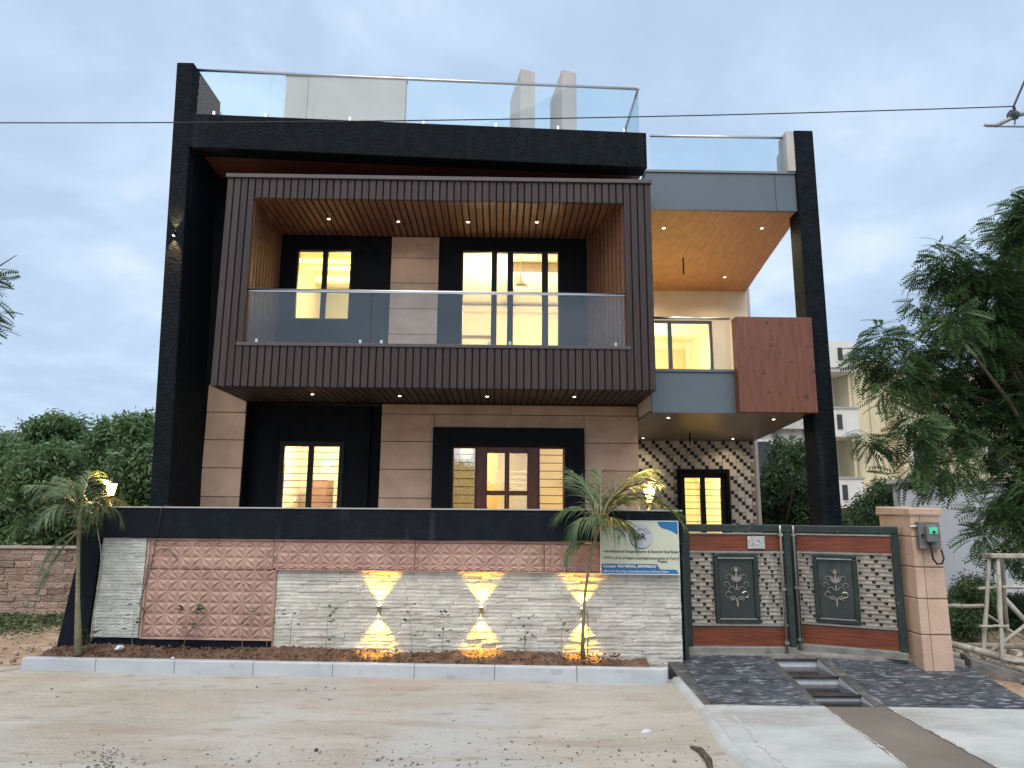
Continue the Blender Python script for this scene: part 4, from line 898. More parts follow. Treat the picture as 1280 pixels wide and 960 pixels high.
# loose wires hanging over the wall
M_wire = mat('black_wire', (.02, .02, .022), rough=.6)
def wire(name, pts, r, label, m=M_wire):
    P = [Vector(p) for p in pts]; q = []
    for i in range(len(P) - 1):
        a, b, c, d = P[max(i - 1, 0)], P[i], P[i + 1], P[min(i + 2, len(P) - 1)]
        for k in range(5):
            t = k / 5; q.append(.5 * ((2 * b) + (c - a) * t + (2 * a - 5 * b + 4 * c - d) * t * t + (3 * b - a - 3 * c + d) * t ** 3))
    q.append(P[-1]); return props(MB().tube(q, r, 5).put(name, m, smooth=True), label, 'wire')
wire('loose_wire', [W3(.68, .0, 1.752), W3(.655, .108, 1.74), W3(.63, .10, 1.5), W3(.60, .07, 1.41), W3(.58, .065, 1.2), W3(.53, .07, .95), W3(.50, .07, .80), W3(.56, .07, .72), W3(.47, .08, .60)], .0035, 'thin black wire dangling over the black band onto the pink panel')
wire('loose_wire', [W3(.53, .07, .98), W3(.55, .07, 1.2), W3(.66, .07, 1.33), W3(.78, .07, 1.30), W3(.84, .07, 1.22)], .003, 'thin wire loop arched on the upper left of the pink panel')
wire('hanging_cord', [W3(.012, .02, 1.752), W3(-.01, .10, 1.74), W3(.0, .098, 1.55), W3(.05, .07, 1.3), W3(.06, .06, 1.0), W3(.035, .06, .7), W3(.05, .07, .45)], .006, 'pale cord hanging down the left white stone panel', mat('pale_cord', (.42, .38, .30), rough=.8))
# scraps
def scrap(name, P, s, m, label, cat, flatz=.5, n=9):
    bm = bmesh.new(); bmesh.ops.create_icosphere(bm, subdivisions=2, radius=1); rr = random.Random(int(P[0] * 77))
    for v in bm.verts: v.co *= rr.uniform(.55, 1.15); v.co.z *= flatz
    me = bpy.data.meshes.new(name); bm.to_mesh(me); bm.free()
    return props(put(name, me, m, None, TR(P[0], P[1], P[2], rr.uniform(0, 6), (s, s * .7, s))), label, cat)
M_plast = mat('white_plastic_film', (.62, .64, .66), rough=.35)
p = W3(.44, .24, .425); scrap('plastic_scrap', p, .055, M_plast, 'crumpled white plastic scrap on the soil below the left white panel', 'plastic scrap')
p = W3(1.07, .44, .385); scrap('stone_chip', p, .018, M_swhite, 'small white chip lying on the kerb side of the planter', 'stone')

# ------------------------------------------------------------------ trees: numpy leaf clouds
def tri_mesh(name, V, Q):
    me = bpy.data.meshes.new(name); me.vertices.add(len(V)); me.vertices.foreach_set('co', V.astype(np.float32).ravel())
    k = Q.shape[1]; me.loops.add(Q.size); me.loops.foreach_set('vertex_index', Q.astype(np.int32).ravel())
    me.polygons.add(len(Q)); me.polygons.foreach_set('loop_start', np.arange(0, Q.size, k, dtype=np.int32)); me.polygons.foreach_set('loop_total', np.full(len(Q), k, dtype=np.int32))
    me.update(); return me
def rotm(az, el, rl):
    ca, sa, ce, se, cr_, sr = np.cos(az), np.sin(az), np.cos(el), np.sin(el), np.cos(rl), np.sin(rl)
    n = len(az); A = np.zeros((n, 3, 3)); A[:, 0, 0] = ca; A[:, 0, 1] = -sa; A[:, 1, 0] = sa; A[:, 1, 1] = ca; A[:, 2, 2] = 1
    E_ = np.zeros((n, 3, 3)); E_[:, 1, 1] = 1; E_[:, 0, 0] = ce; E_[:, 0, 2] = -se; E_[:, 2, 0] = se; E_[:, 2, 2] = ce
    X = np.zeros((n, 3, 3)); X[:, 0, 0] = 1; X[:, 1, 1] = cr_; X[:, 1, 2] = -sr; X[:, 2, 1] = sr; X[:, 2, 2] = cr_
    return A @ E_ @ X
def pinnate(pairs, length, lf, wd, droop):
    """a feather leaf along +x, leaflets on both sides"""
    V = []; Q = []
    for q in range(pairs):
        t = (q + 1) / (pairs + .3); x = length * t; z = -droop * t * t * length
        for sg in (1, -1):
            l = lf * (.7 + .5 * math.sin(math.pi * t)); dx_, dy_, dz_ = .55, .83 * sg, -.22
            b = len(V); px, py = -dy_ * wd, dx_ * wd
            V += [(x, 0, z), (x + dx_ * l * .45 + px * .5, dy_ * l * .45 + py * .5, z + dz_ * l * .35), (x + dx_ * l + .2 * l * .4, dy_ * l, z + dz_ * l), (x + dx_ * l * .45 - px * .5, dy_ * l * .45 - py * .5, z + dz_ * l * .35)]
            Q.append((b, b + 1, b + 2, b + 3))
    return np.array(V), np.array(Q)
def tuft(n, size, wd, rng):
    V = []; Q = []
    for q in range(n):
        a = rng.uniform(0, 6.28); e = rng.uniform(-.9, .9); o = np.array([math.cos(a) * math.cos(e), math.sin(a) * math.cos(e), math.sin(e)]); s = np.cross(o, rng.normal(size=3)); s /= np.linalg.norm(s)
        c = rng.normal(size=3) * size * .32; l = size * rng.uniform(.24, .46); b = len(V)
        V += [c, c + o * l * .5 + s * wd * l, c + o * l + np.array([0, 0, -.25 * l]), c + o * l * .5 - s * wd * l]; Q.append((b, b + 1, b + 2, b + 3))
    return np.array(V), np.array(Q)
def scatter(T, P, Mx, sc):
    V, Q = T; n = len(P)
    VV = np.einsum('nij,vj->nvi', Mx, V) * sc[:, None, None] + P[:, None, :]
    QQ = Q[None] + (np.arange(n) * len(V))[:, None, None]
    return VV.reshape(-1, 3), QQ.reshape(-1, Q.shape[1])
def clump_points(clumps, n, rng, shell=.5):
    C = np.array(clumps); wts = C[:, 3] ** 2.2; idx = rng.choice(len(C), n, p=wts / wts.sum())
    d = rng.normal(size=(n, 3)); d /= np.linalg.norm(d, axis=1)[:, None]; r = (shell + (1 - shell) * rng.random(n)) ** .8 * rng.uniform(.75, 1.1, n)
    P = C[idx, :3] + d * (C[idx, 3] * r)[:, None]; return P, d, idx
def tree(base, label, clumps, n, T, m, trunk, group=None, name='tree', seed=1, el=(-.7, .5), sc=(.8, 1.2), limbs=9, bark=None, shell=.45, cat='tree', outward=.7, thick=.11):
    rng = np.random.default_rng(seed); t = empty(name, base, label, cat, group)
    P, d, idx = clump_points(clumps, n, rng, shell)
    az = np.where(rng.random(n) < outward, np.arctan2(d[:, 1], d[:, 0]) + rng.normal(0, .7, n), rng.uniform(0, 6.28, n)); elv = rng.uniform(*el, n) + d[:, 2] * .35
    V, Q = scatter(T, P, rotm(az, elv, rng.normal(0, .5, n)), rng.uniform(*sc, n))
    put('crown', tri_mesh('crown', V, Q), m, t)
    mb = MB(); rr = random.Random(seed); tip = Vector(trunk); b = Vector(base)
    mb.tube([b + Vector((0, 0, -.2)), b.lerp(tip, .4) + Vector((.06, .03, 0)), b.lerp(tip, .75) + Vector((-.04, .02, 0)), tip], [thick, thick * .8, thick * .65, thick * .5], 8)
    big = sorted(clumps, key=lambda c: -c[3])[:limbs]
    for c in big:
        e = Vector(c[:3]); s_ = b.lerp(tip, rr.uniform(.65, 1)); mid = s_.lerp(e, .5) + Vector((rr.uniform(-.1, .1), rr.uniform(-.1, .1), rr.uniform(.05, .2)))
        mb.tube([s_, mid, e, e + (e - mid) * .4], [thick * .42, thick * .3, thick * .15, thick * .05], 6)
    mb.put('trunk', bark or M_bark, t, smooth=True); return t
M_bark = over(mat('tree_bark', (.085, .062, .045), (.16, .12, .09), 12, .9, .8, 30, (1, 1, .3)), (.22, .19, .15), 6, .6, .75, amount=.5)
def leafmat(name, a, b, c, trans=.35):
    m = mat(name, a, b, 1.3, .5, isl_rand=.45, ramp=(.3, .7), c3=c, spec=.35)
    bs = m.node_tree.nodes['Principled BSDF']
    tr = m.node_tree.nodes.new('ShaderNodeBsdfTranslucent'); mx = m.node_tree.nodes.new('ShaderNodeMixShader'); mx.inputs[0].default_value = trans
    m.node_tree.links.new(bs.inputs['Base Color'].links[0].from_socket, tr.inputs[0]); o = m.node_tree.nodes['Material Output']
    m.node_tree.links.new(bs.outputs[0], mx.inputs[1]); m.node_tree.links.new(tr.outputs[0], mx.inputs[2]); m.node_tree.links.new(mx.outputs[0], o.inputs[0]); return m
M_neem = leafmat('neem_leaf', (.040, .092, .034), (.125, .205, .072), (.072, .14, .050))
M_fol = leafmat('left_tree_leaf', (.08, .15, .065), (.20, .30, .13), (.13, .215, .095))
M_fol2 = leafmat('dark_shrub_leaf', (.045, .09, .042), (.11, .175, .075), (.07, .125, .055))
NEEM = pinnate(8, .34, .105, .030, .40)
def pix(px, py, Y):   # pixel of the 1280 picture to a place at depth Y, used once to lay out the crown masses
    d = fw * 887 + rt * (px - 640) + up * (480 - py); return Vector((0, 0, EYE)) + d * (Y / d.y)
def masses(lst, jit=.5, seed=3):
    rr = random.Random(seed); res = []
    for (px, py, r, Y) in lst:
        y = Y + rr.uniform(-jit, jit); p = pix(px, py, y); res.append((p.x, p.y, p.z, r * y / 887))
    return res
neem = masses([(1182, 318, 20, 9.2), (1165, 345, 18, 9.2), (1200, 350, 30, 9.3), (1150, 380, 12, 9.1), (1265, 292, 24, 9), (1300, 270, 45, 9), (1235, 345, 30, 9.6), (1285, 350, 45, 9.5),
               (1188, 405, 32, 9.2), (1240, 405, 48, 9.6), (1300, 430, 60, 9.4), (1103, 425, 20, 8.9), (1090, 450, 22, 8.9), (1122, 468, 28, 9.1), (1148, 440, 24, 9.3), (1106, 492, 13, 9.0), (1165, 480, 34, 9.5), (1222, 475, 44, 9.8), (1285, 500, 46, 9.5),
               (1082, 548, 13, 8.8), (1100, 556, 14, 8.9), (1142, 532, 22, 9.2), (1182, 540, 32, 9.3), (1212, 528, 26, 9.6), (1152, 580, 18, 9.0), (1192, 585, 24, 9.2), (1132, 598, 12, 8.9), (1163, 608, 10, 8.9), (1232, 560, 20, 9.6), (1280, 560, 26, 9.5),
               (1248, 640, 24, 9.0), (1285, 620, 40, 9.2), (1228, 668, 15, 8.8), (1247, 694, 15, 8.8), (1288, 685, 26, 9.0), (1330, 500, 80, 9.6), (1340, 380, 80, 9.4), (1340, 620, 70, 9.4)])
neem = [(x, y, z, r * 1.18) for x, y, z, r in neem]
tree((7.75, 9.7, .2), 'large neem tree with feathery dark leaves at the right edge', neem, 12500, NEEM, M_neem, (7.6, 9.6, 3.0), name='neem_tree', seed=5, el=(-.8, .35), sc=(.5, .85), limbs=14, shell=.15, thick=.10)
rngT = np.random.default_rng(11)
TUFT = tuft(46, .52, .17, rngT); TUFTS = tuft(30, .36, .17, rngT)
def crownset(spec, Y, seed):
    rr = random.Random(seed); res = []
    for (px, py, r) in spec:
        p = pix(px, py, Y + rr.uniform(-1.2, 1.2)); res.append((p.x, p.y, p.z, r * Y / 887))
    return res
gl = 'trees beyond the low stone wall'
tree((-17.6, 25, .2), 'bushy green tree at the left edge beyond the stone wall', crownset([(-25, 570, 30), (5, 575, 30), (-10, 620, 36), (20, 640, 30), (-45, 620, 40), (25, 585, 22), (10, 552, 12), (-60, 580, 40), (0, 660, 30)], 25, 1), 1250, TUFT, M_fol, (-17.6, 25, 2.0), gl, seed=21)
tree((-15.6, 24, .2), 'tallest of the green trees, left of the palm fronds, with a jagged top', crownset([(60, 548, 22), (84, 542, 18), (65, 590, 36), (40, 600, 24), (90, 590, 30), (70, 640, 36), (100, 625, 24), (30, 572, 14), (48, 540, 12), (70, 528, 9), (92, 530, 8), (60, 660, 30)], 24, 2), 1450, TUFT, M_fol, (-15.6, 24, 2.0), gl, seed=22)
tree((-13.6, 25, .2), 'round green tree behind the lantern palm', crownset([(125, 562, 20), (142, 552, 14), (115, 595, 26), (145, 590, 26), (130, 630, 34), (105, 570, 13), (136, 538, 9), (150, 640, 26), (110, 650, 26)], 25, 3), 1250, TUFT, M_fol, (-13.6, 25, 2.0), gl, seed=23)
tree((-11.7, 23, .2), 'green tree rising against the left black pillar', crownset([(178, 548, 18), (160, 532, 10), (186, 530, 12), (170, 580, 26), (192, 585, 26), (175, 625, 32), (200, 620, 30), (158, 610, 18), (215, 560, 24), (185, 655, 28)], 23, 4), 1350, TUFT, M_fol, (-11.7, 23, 2.0), gl, seed=24)
# a leafy branch end of a tree standing outside the left edge
tree((-9.3, 9.6, .2), 'leafy branch tip hanging in at the left edge of the view', masses([(-20, 345, 9, 9.6), (-34, 340, 13, 9.6), (-30, 360, 30, 9.6), (-50, 400, 45, 9.6), (-70, 350, 45, 9.6)], .2), 420, NEEM, M_neem, (-9.1, 9.6, 4.6), name='neem_tree', seed=31, el=(-.6, .4), shell=.2, sc=(.6, .9), limbs=5, thick=.09)
# shrubs to the right of the house
tree((6.75, 17, .2), 'leafy green tree behind the car porch beside the black pillar', crownset([(985, 585, 22), (975, 620, 26), (1003, 620, 22), (965, 600, 14), (1000, 565, 12), (985, 650, 30), (1015, 648, 26), (955, 640, 22), (975, 560, 10)], 17, 6), 1100, TUFTS, M_fol2, (6.75, 17, 1.8), seed=41, thick=.08)
tree((7.5, 14.5, .2), 'green bush between the right black pillar and the pink gate pillar', crownset([(1085, 640, 20), (1108, 632, 22), (1070, 655, 20), (1125, 645, 20), (1100, 612, 12), (1118, 610, 8), (1095, 665, 30), (1060, 660, 12)], 14.5, 7), 650, TUFTS, M_fol2, (7.5, 14.5, 1.2), name='bush', cat='bush', seed=42, thick=.04, sc=(.5, .85))
tree((6.1, 9.2, .2), 'dusty low bush behind the timber poles and trestle', crownset([(1215, 750, 26), (1240, 765, 30), (1205, 775, 20), (1265, 770, 28), (1225, 735, 12), (1190, 770, 14), (1290, 765, 30)], 9.2, 8), 1500, TUFTS, M_fol2, (6.1, 9.2, .5), name='bush', cat='bush', seed=43, thick=.025, sc=(.22, .42))
# trees across the street, seen only in the window glass
for i, (x, y) in enumerate(((-6.5, -16), (-1.5, -19), (5.5, -17))):
    cl_ = [(x + random.uniform(-2, 2), y + random.uniform(-1.5, 1.5), random.uniform(1.5, 3.6), random.uniform(.8, 1.3)) for _ in range(14)]
    tree((x, y, -.1), ('wide tree across the street, mirrored in the left entrance pane', 'dark tree across the street, mirrored in the entrance door', 'tree across the street, mirrored at the right of the entrance')[i], cl_, 420, TUFT, M_fol2, (x, y, 2.4), 'trees across the street', seed=60 + i, sc=(1, 1.6))

# ground cover by the stone wall
M_grass = mat('weed_leaf', (.045, .075, .028), (.10, .13, .05), 6, .6, isl_rand=.4)
rng = np.random.default_rng(9); n = 4200
gxp = rng.uniform(-9.5, -4.75, n); gyp = 10.0 - rng.random(n) ** 1.5 * 2.5 - (gxp < -6.3) * 0
keep = (rng.random(n) < np.clip(1.35 - (10.0 - gyp) / 1.5 - (gxp + 6.5) * .12, .05, 1)); gxp, gyp = gxp[keep], gyp[keep]; n = len(gxp)
T3 = tuft(7, .13, .16, rng); V, Q = scatter(T3, np.stack([gxp, gyp, np.full(n, .27)], 1), rotm(rng.uniform(0, 6.28, n), rng.uniform(-.3, .3, n), rng.uniform(-.3, .3, n)), rng.uniform(.6, 1.3, n))
props(put('weeds', tri_mesh('weeds', V, Q), M_grass), kind='stuff')
n = 900; gxp = rng.uniform(4.6, 9, n); gyp = rng.uniform(6.4, 10, n)
V, Q = scatter(T3, np.stack([gxp, gyp, np.full(n, .26)], 1), rotm(rng.uniform(0, 6.28, n), rng.uniform(-.3, .3, n), rng.uniform(-.3, .3, n)), rng.uniform(.4, .9, n))
props(put('weeds', tri_mesh('weeds', V, Q), mat('dry_weed', (.13, .12, .06), (.24, .21, .12), 5, .8, isl_rand=.4)), kind='stuff')

# ------------------------------------------------------------------ low wall of reddish stone blocks on the left
M_block = over(mat('reddish_stone_block', (.25, .165, .125), (.40, .29, .225), 4, .9, .9, 30, obj_rand=.32, bdist=.04), (.46, .38, .32), 3, .55, .72, amount=.6)
M_mortar = over(mat('dusty_mortar', (.30, .23, .19), (.42, .34, .28), 6, .95, .8, 40), (.22, .16, .13), 12, .55, .7, amount=.6)
sw = empty('stone_wall', (-7.5, 10.3, .2), 'low rough wall of reddish stone blocks left of the house', 'wall')
B(-10.8, -4.75, 10.24, 10.55, .1, 1.17).put('mortar_core', M_mortar, sw)
z = .2; nb = 0
while z < 1.14:
    hh = min(random.uniform(.072, .105), 1.185 - z); x = -9.0
    while x < -4.78:
        ln = min(random.uniform(.13, .31), -4.76 - x); rr = lambda a: random.uniform(-a, a)
        if ln > .06:
            v = []
            for (yy, zz_) in ((10.24 + .03, 0), (10.24 - random.uniform(.004, .022), 0)):
                for (cx_, cz_) in ((0, 0), (1, 0), (1, 1), (0, 1)):
                    v.append((x + .006 + cx_ * (ln - .012) + rr(.007), yy + (rr(.006) if yy < 10.25 else 0), z + .005 + cz_ * (hh - .010) + rr(.006)))
            MB().add(v, [(4, 5, 6, 7), (0, 3, 2, 1), (0, 1, 5, 4), (1, 2, 6, 5), (2, 3, 7, 6), (3, 0, 4, 7)]).put('stone_block', M_block, sw, bevel=.006); nb += 1
        x += ln
    z += hh
print('blocks', nb)
B(-10.8, -4.75, 10.2, 10.58, 1.176, 1.205).put('wall_cap', M_mortar, sw, bevel=.006)

# ------------------------------------------------------------------ neighbours on the right
M_apt = over(mat('pale_yellow_render', (.62, .55, .36), (.70, .63, .43), .8, .85, .1, 20), (.42, .38, .28), 1.2, .56, .75, (2.5, 2.5, .25), .7)
M_aptw = over(mat('white_parapet_render', (.64, .63, .58), (.70, .69, .64), 1, .85, .1, 20), (.45, .43, .38), 1.6, .58, .75, (2, 2, .3), .6)
M_dkwin = mat('dark_window_glass', (.03, .032, .035), (.05, .05, .052), 1, .15)
ap = empty('apartment_building', (18, 32, .2), 'pale yellow three storey apartment block behind the neem tree', 'building')
B(15.55, 17.4, 30.9, 40, .1, 8.6).put('wall', M_apt, ap); B(17.4, 27, 30.3, 40, .1, 8.1).put('wall', M_apt, ap); B(12.5, 15.55, 32.2, 40, .1, 8.6).put('wall', M_aptw, ap)
B(12.3, 15.5, 30.3, 32.2, 7.95, 8.12).put('slab', M_aptw, ap)
for z in (8.12,): B(12.3, 15.45, 30.2, 30.35, z, 9.3).put('parapet', M_aptw, ap); B(14.85, 15.05, 30.17, 30.199, 8.45, 9.0).put('parapet_slot', M_dkwin, ap)
B(15.45, 15.6, 30.2, 34, 8.12, 9.3).put('parapet', M_aptw, ap)
for z in (5.05, 2.05):
    B(12.3, 15.50, 30.0, 32.2, z, z + .14).put('balcony_slab', M_aptw, ap); B(12.3, 15.45, 30.0, 30.15, z + .14, z + 1.2).put('balcony_parapet', M_aptw, ap)
    B(12.3, 15.5, 29.96, 30.19, z + 1.202, z + 1.29).put('parapet_cap', mat('grey_cap', (.36, .35, .33), rough=.8), ap); B(15.35, 15.5, 30.15, 32.2, z + .14, z + 1.2).put('balcony_parapet', M_aptw, ap)
    B(14.5, 14.72, 29.97, 29.998, z + .32, z + .95).put('parapet_slot', M_dkwin, ap)
def apwin(x, z, w_, h_, y):
    f = frame(MB(), x, x + w_, z, z + h_, y - .05, y - .001, .08).put('window', M_aptw, ap); B(x + .08, x + w_ - .08, y - .03, y - .002, z + .08, z + h_ - .08).put('pane', M_dkwin, f)
    B(x - .1, x + w_ + .1, y - .22, y - .001, z - .12, z - .01).put('sill', M_apt, f)
for z in (6.5, 3.5): apwin(14.2, z - .2, .9, 1.5, 32.2); apwin(17.75, z - 0, 1.1, 1.55, 30.3); apwin(21, z, 1.1, 1.5, 30.3)
for x in (15.75, 16.45, 17.15): MB().tube([(x, 30.84, .2), (x, 30.84, 8.5)], .05, 6).put('drain_pipe', M_apt, ap)
for z in (4.95, 1.9): B(17.4, 27, 30.1, 30.299, z, z + .12).put('band', M_aptw, ap)
nb2 = empty('neighbour_house', (9.5, 24, .2), 'old stained white house wall behind the porch tree', 'building')
M_old = over(over(mat('old_stained_white', (.46, .45, .42), (.60, .59, .55), 1.2, .9, .3, 20), (.10, .10, .09), 1.1, .52, .70, (2, 2, .7), .85, 9), (.05, .05, .045), 5, .60, .72, amount=.6)
B(8.2, 10.6, 23.5, 29, .1, 5.6).put('wall', M_old, nb2); B(8.1, 10.7, 23.3, 29.1, 4.55, 4.68).put('ledge', M_old, nb2)
f = frame(MB(), 8.5, 9.1, 2.9, 4.2, 23.42, 23.499, .08).put('window', M_aptw, nb2); B(8.58, 9.02, 23.45, 23.498, 2.98, 4.12).put('pane', M_dkwin, f)
M_bluewhite = over(mat('blue_white_wash', (.56, .62, .68), (.64, .70, .76), .7, .85, .1, 20), (.46, .50, .55), 1.1, .55, .75, amount=.5)
ww = empty('boundary_wall', (10, 13.1, .2), 'tall bluish white painted wall behind the neem branches', 'wall')
B(7.35, 22, 13.0, 13.25, .1, 2.3).put('wall', M_bluewhite, ww); B(7.3, 22, 12.95, 13.3, 2.302, 2.36).put('coping', M_bluewhite, ww)

# ------------------------------------------------------------------ timber trestle, poles, rubble on the right
M_pole = over(mat('weathered_pole', (.26, .235, .19), (.46, .43, .36), 9, .85, .5, 40, (1, 1, .4)), (.12, .10, .08), 11, .58, .72, amount=.6)
ts_ = empty('trestle', (4.9, 6.9, .2), 'rickety timber trestle of round poles at the right edge', 'trestle')
def pole(pts, r, n='leg', par=ts_):
    P = [Vector(p) for p in pts]; q = [P[0].lerp(P[-1], k / 5) + Vector((random.uniform(-.006, .006), 0, random.uniform(-.006, .006))) for k in range(6)]
    return MB().tube(q, [r * random.uniform(.85, 1.1) for _ in q], 8).put(n, M_pole, par, smooth=True)
pole([(4.54, 6.95, .22), (4.745, 6.95, 1.32)], .020); pole([(4.63, 6.78, .18), (4.80, 6.92, 1.32)], .021)
pole([(5.30, 6.95, .22), (5.08, 6.95, 1.32)], .020); pole([(5.20, 7.5, .22), (4.93, 7.05, 1.32)], .019)
B(4.715, 5.14, 6.88, 7.02, 1.315, 1.355).put('top_plank', M_pole, ts_, bevel=.006)
pole([(4.62, 6.97, 1.03), (5.20, 6.93, 1.05)], .014, 'rung'); pole([(4.78, 6.85, 1.055), (5.3, 6.9, 1.03)], .014, 'rung'); pole([(4.55, 6.93, .685), (4.75, 6.80, .705)], .014, 'rung')
pole([(4.62, 6.75, .42), (5.25, 6.8, .35)], .017, 'rung'); pole([(4.56, 6.92, .40), (5.15, 6.85, .86)], .017, 'brace'); pole([(4.70, 7.0, .78), (5.2, 7.05, .45)], .015, 'brace')
gpz = 'loose timber poles beside the trestle'
def lpole(a, b, r, label): 
    t = pole([a, b], r, 'timber_pole', None); return props(t, label, 'pole', gpz)
lpole((4.25, 7.6, .78), (5.0, 7.5, .80), .022, 'nearly level pole running from the pink pillar to the trestle')
lpole((4.28, 7.05, .52), (5.3, 6.6, .28), .035, 'thick dark pole sloping down behind the ramp edge')
lpole((4.3, 7.2, .40), (5.2, 6.75, .22), .045, 'heavy pole lying lowest beside the right ramp')
lpole((4.5, 7.8, .80), (4.58, 7.3, .35), .018, 'short stick leaning against the lying poles')
lpole((5.1, 7.4, .95), (5.4, 6.9, .25), .026, 'pole leaning steeply at the far right of the trestle')
lpole((4.6, 7.3, .45), (5.6, 6.9, .50), .030, 'pale pole lying flat under the trestle')
props(MB().prism([(4.42, 6.9), (4.5, 6.82), (4.95, 6.45), (4.88, 6.60), (4.45, 7.1)], .16, [.40, .38, .26, .27, .42]).put('broken_plank', over(mat('grey_board', (.13, .12, .11), (.22, .21, .19), 6, .85, .4, 30), (.06, .05, .045), 7, .55, .7, amount=.6), bevel=.005), 'dark broken board leaning beside the ramp edge', 'board')
M_tarp = mat('blue_tarp', (.08, .16, .36), (.14, .26, .50), 8, .5, .3, 20)
scrap('tarp_scrap', (4.72, 6.58, .25), .07, M_tarp, 'crumpled blue tarp scrap below the trestle', 'tarp', .6)
scrap('cement_sack', (5.05, 6.55, .25), .13, mat('pale_sack', (.48, .50, .54), (.58, .60, .63), 6, .7, .3, 20), 'pale bluish sack lying under the trestle at the right edge', 'sack', .6)
rb = MB(); rr = random.Random(5)
for q in range(260):
    x = rr.uniform(4.5, 7.5); y = rr.uniform(5.9, 8.6); s = rr.uniform(.012, .05)
    if x < 4.7 and y < 7.0: continue
    P = Vector((x, y, gz(y) + s * .3)); o8 = [(P.x + a * s * rr.uniform(.6, 1.1), P.y + b * s * rr.uniform(.6, 1.1), P.z + c * s * rr.uniform(.4, .9)) for a in (-1, 1) for b in (-1, 1) for c in (-1, 1)]
    rb.add(o8, [(0, 1, 3, 2), (4, 6, 7, 5), (0, 4, 5, 1), (2, 3, 7, 6), (0, 2, 6, 4), (1, 5, 7, 3)])
for q in range(300):
    x = rr.uniform(-8.5, -4.5); y = rr.uniform(6.6, 9.2); s = rr.uniform(.006, .028)
    P = Vector((x, y, gz(y) + .01 + s * .3)); o8 = [(P.x + a * s * rr.uniform(.6, 1.1), P.y + b * s * rr.uniform(.6, 1.1), P.z + c * s * rr.uniform(.4, .9)) for a in (-1, 1) for b in (-1, 1) for c in (-1, 1)]
    rb.add(o8, [(0, 1, 3, 2), (4, 6, 7, 5), (0, 4, 5, 1), (2, 3, 7, 6), (0, 2, 6, 4), (1, 5, 7, 3)])
props(rb.put('rubble', mat('rubble_stone', (.28, .22, .17), (.50, .44, .37), 8, .9, .4, 40, isl_rand=.35)), kind='stuff')

# ------------------------------------------------------------------ things lying on the street
def gp_(px, py):
    d = fw * 887 + rt * (px - 640) + up * (480 - py); lo, hi = .5, 20
    for _ in range(50):
        mid = (lo + hi) / 2; p = Vector((0, 0, EYE)) + d * (mid / d.y)
        if p.z > gz(mid): lo = mid
        else: hi = mid
    return p
M_dark = mat('dark_stone', (.035, .035, .035), (.07, .065, .06), 20, .8, .3, 50)
p = gp_(395, 940); scrap('stone', (p.x, p.y, p.z + .012), .022, M_dark, 'small dark stone on the concrete left of the middle', 'stone', .6)
p = gp_(116, 914); scrap('stone', (p.x, p.y, p.z + .008), .012, M_dark, 'tiny dark stone near the left of the stained concrete', 'stone', .6)
p = gp_(632, 938); scrap('stone', (p.x, p.y, p.z + .006), .011, M_dark, 'tiny dark stone on the concrete in the middle front', 'stone', .6)
p = gp_(808, 916); scrap('plastic_scrap', (p.x, p.y, p.z + .01), .045, M_plast, 'pale plaster scrap lying near the driveway edge', 'plastic scrap', .25)
p = gp_(770, 880); scrap('paper_scrap', (p.x, p.y, p.z + .01), .035, mat('grey_paper', (.42, .42, .42), rough=.8), 'crumpled grey paper scrap in front of the kerb end', 'paper scrap', .3)
a, b, c, d_ = gp_(864, 936), gp_(876, 942), gp_(886, 954), gp_(890, 972)
props(MB().tube([a + Vector((0, 0, .012)), b + Vector((0, 0, .018)), c + Vector((0, 0, .018)), d_ + Vector((0, 0, .012))], [.010, .024, .024, .014], 7).put('bark_strip', over(mat('dark_bark_strip', (.07, .05, .035), (.14, .10, .07), 20, .9, .6, 60), (.03, .02, .015), 12, .5, .7), smooth=True), 'dark curved strip of bark on the concrete near the driveway', 'bark')
gt = MB(); rr = random.Random(8)
for q in range(90):
    p = gp_(rr.gauss(135, 14), rr.gauss(950, 9)); s = rr.uniform(.003, .009)
    if p.y < 3: continue
    o8 = [(p.x + a * s * rr.uniform(.6, 1.1), p.y + b * s * rr.uniform(.6, 1.1), p.z + .006 + c * s * rr.uniform(.4, .9)) for a in (-1, 1) for b in (-1, 1) for c in (-1, 1)]
    gt.add(o8, [(0, 1, 3, 2), (4, 6, 7, 5), (0, 4, 5, 1), (2, 3, 7, 6), (0, 2, 6, 4), (1, 5, 7, 3)])
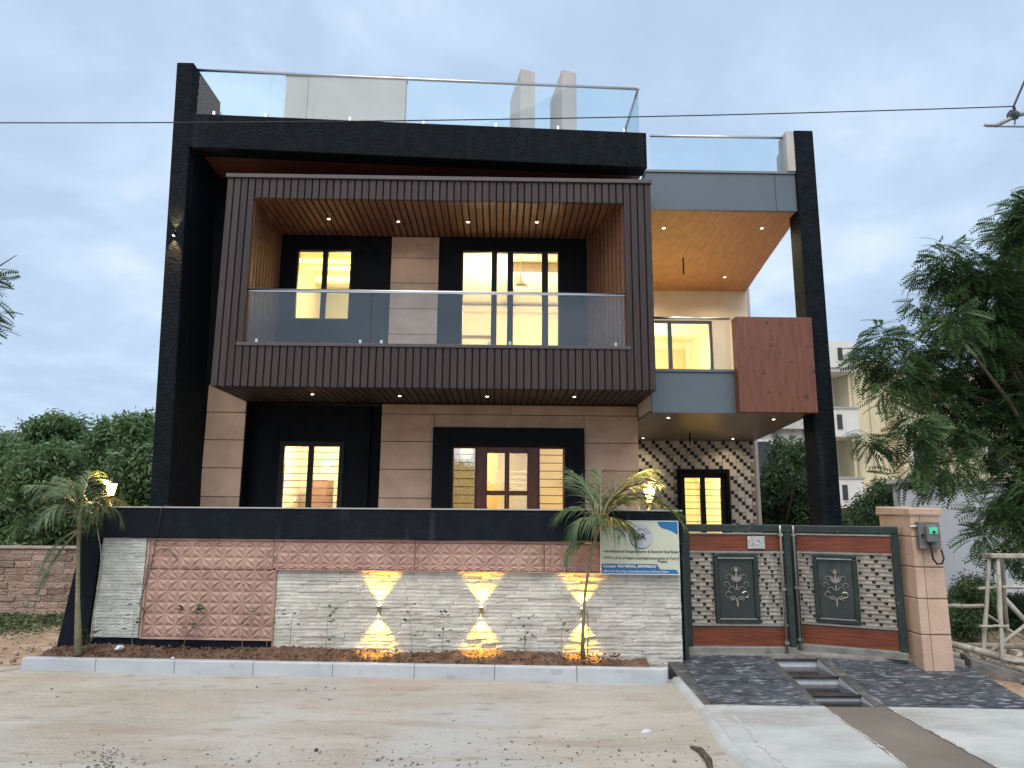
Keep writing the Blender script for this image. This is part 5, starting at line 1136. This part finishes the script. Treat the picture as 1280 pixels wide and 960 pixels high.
for q in range(700):
    p = gp_(rr.uniform(0, 1000), 855 + 105 * rr.random() ** .6); s = rr.uniform(.002, .0075) * (2 if rr.random() < .06 else 1)
    o8 = [(p.x + a * s * rr.uniform(.6, 1.1), p.y + b * s * rr.uniform(.6, 1.1), p.z + .005 + c * s * rr.uniform(.4, .9)) for a in (-1, 1) for b in (-1, 1) for c in (-1, 1)]
    gt.add(o8, [(0, 1, 3, 2), (4, 6, 7, 5), (0, 4, 5, 1), (2, 3, 7, 6), (0, 2, 6, 4), (1, 5, 7, 3)])
props(gt.put('grit', mat('dark_grit', (.09, .075, .06), (.20, .17, .14), 20, .9)), kind='stuff')

# ------------------------------------------------------------------ overhead line and the lamp at the upper right
PT = (6.40, 8.0, 6.764); P0 = (-9.5, 8.0, 6.28)
q = []
for k in range(41):
    t = k / 40; q.append((P0[0] + (PT[0] - P0[0]) * t, 8.0, P0[2] + (PT[2] - P0[2]) * t - .10 * 4 * t * (1 - t)))
props(MB().tube(q, .0075, 5).put('overhead_wire', M_wire, smooth=True), 'single overhead wire stretched across the front of the house', 'wire')
M_galv = mat('galvanised_steel', (.26, .27, .29), (.36, .37, .39), 9, .45, .1, 40, metal=.6)
sl = empty('utility_pole', (7.4, 8.15, .2), 'end of a grey pole bracket with an insulator at the upper right edge', 'utility pole')
MB().tube([(7.4, 8.15, .0), (7.4, 8.15, 8.6)], [.11, .08], 12).put('pole', M_galv, sl, smooth=True)
MB().tube([(6.0, 8.0, 6.50), (6.15, 8.0, 6.50), (6.30, 8.0, 6.575), (6.42, 8.0, 6.645), (6.7, 8.0, 6.72), (7.4, 8.08, 6.85)], [.018, .026, .026, .030, .036, .036], 10).put('arm', M_galv, sl, smooth=True)
MB().tube([(6.02, 8.0, 6.488), (6.6, 8.0, 6.492), (7.4, 8.08, 6.50)], .013, 8).put('stay', M_galv, sl, smooth=True)
MB().tube([(6.33, 7.99, 6.655), (6.40, 8.0, 6.64), (6.43, 8.0, 6.64)], [.052, .058, .05], 12).put('insulator', mat('dark_porcelain', (.05, .06, .07), rough=.25), sl)
MB().tube([(6.40, 8.0, 6.764), (6.45, 8.0, 6.86), (6.60, 8.0, 7.15), (6.75, 8.02, 7.45), (7.4, 8.1, 8.3)], .013, 6).put('stay_wire', M_wire, sl)
MB().tube([(6.38, 7.97, 6.60), (6.36, 7.97, 6.50)], .008, 6).put('hook', M_wire, sl)
MB().tube([(6.42, 8.0, 6.66), (6.40, 8.0, 6.764)], .016, 6).put('pin', M_wire, sl)
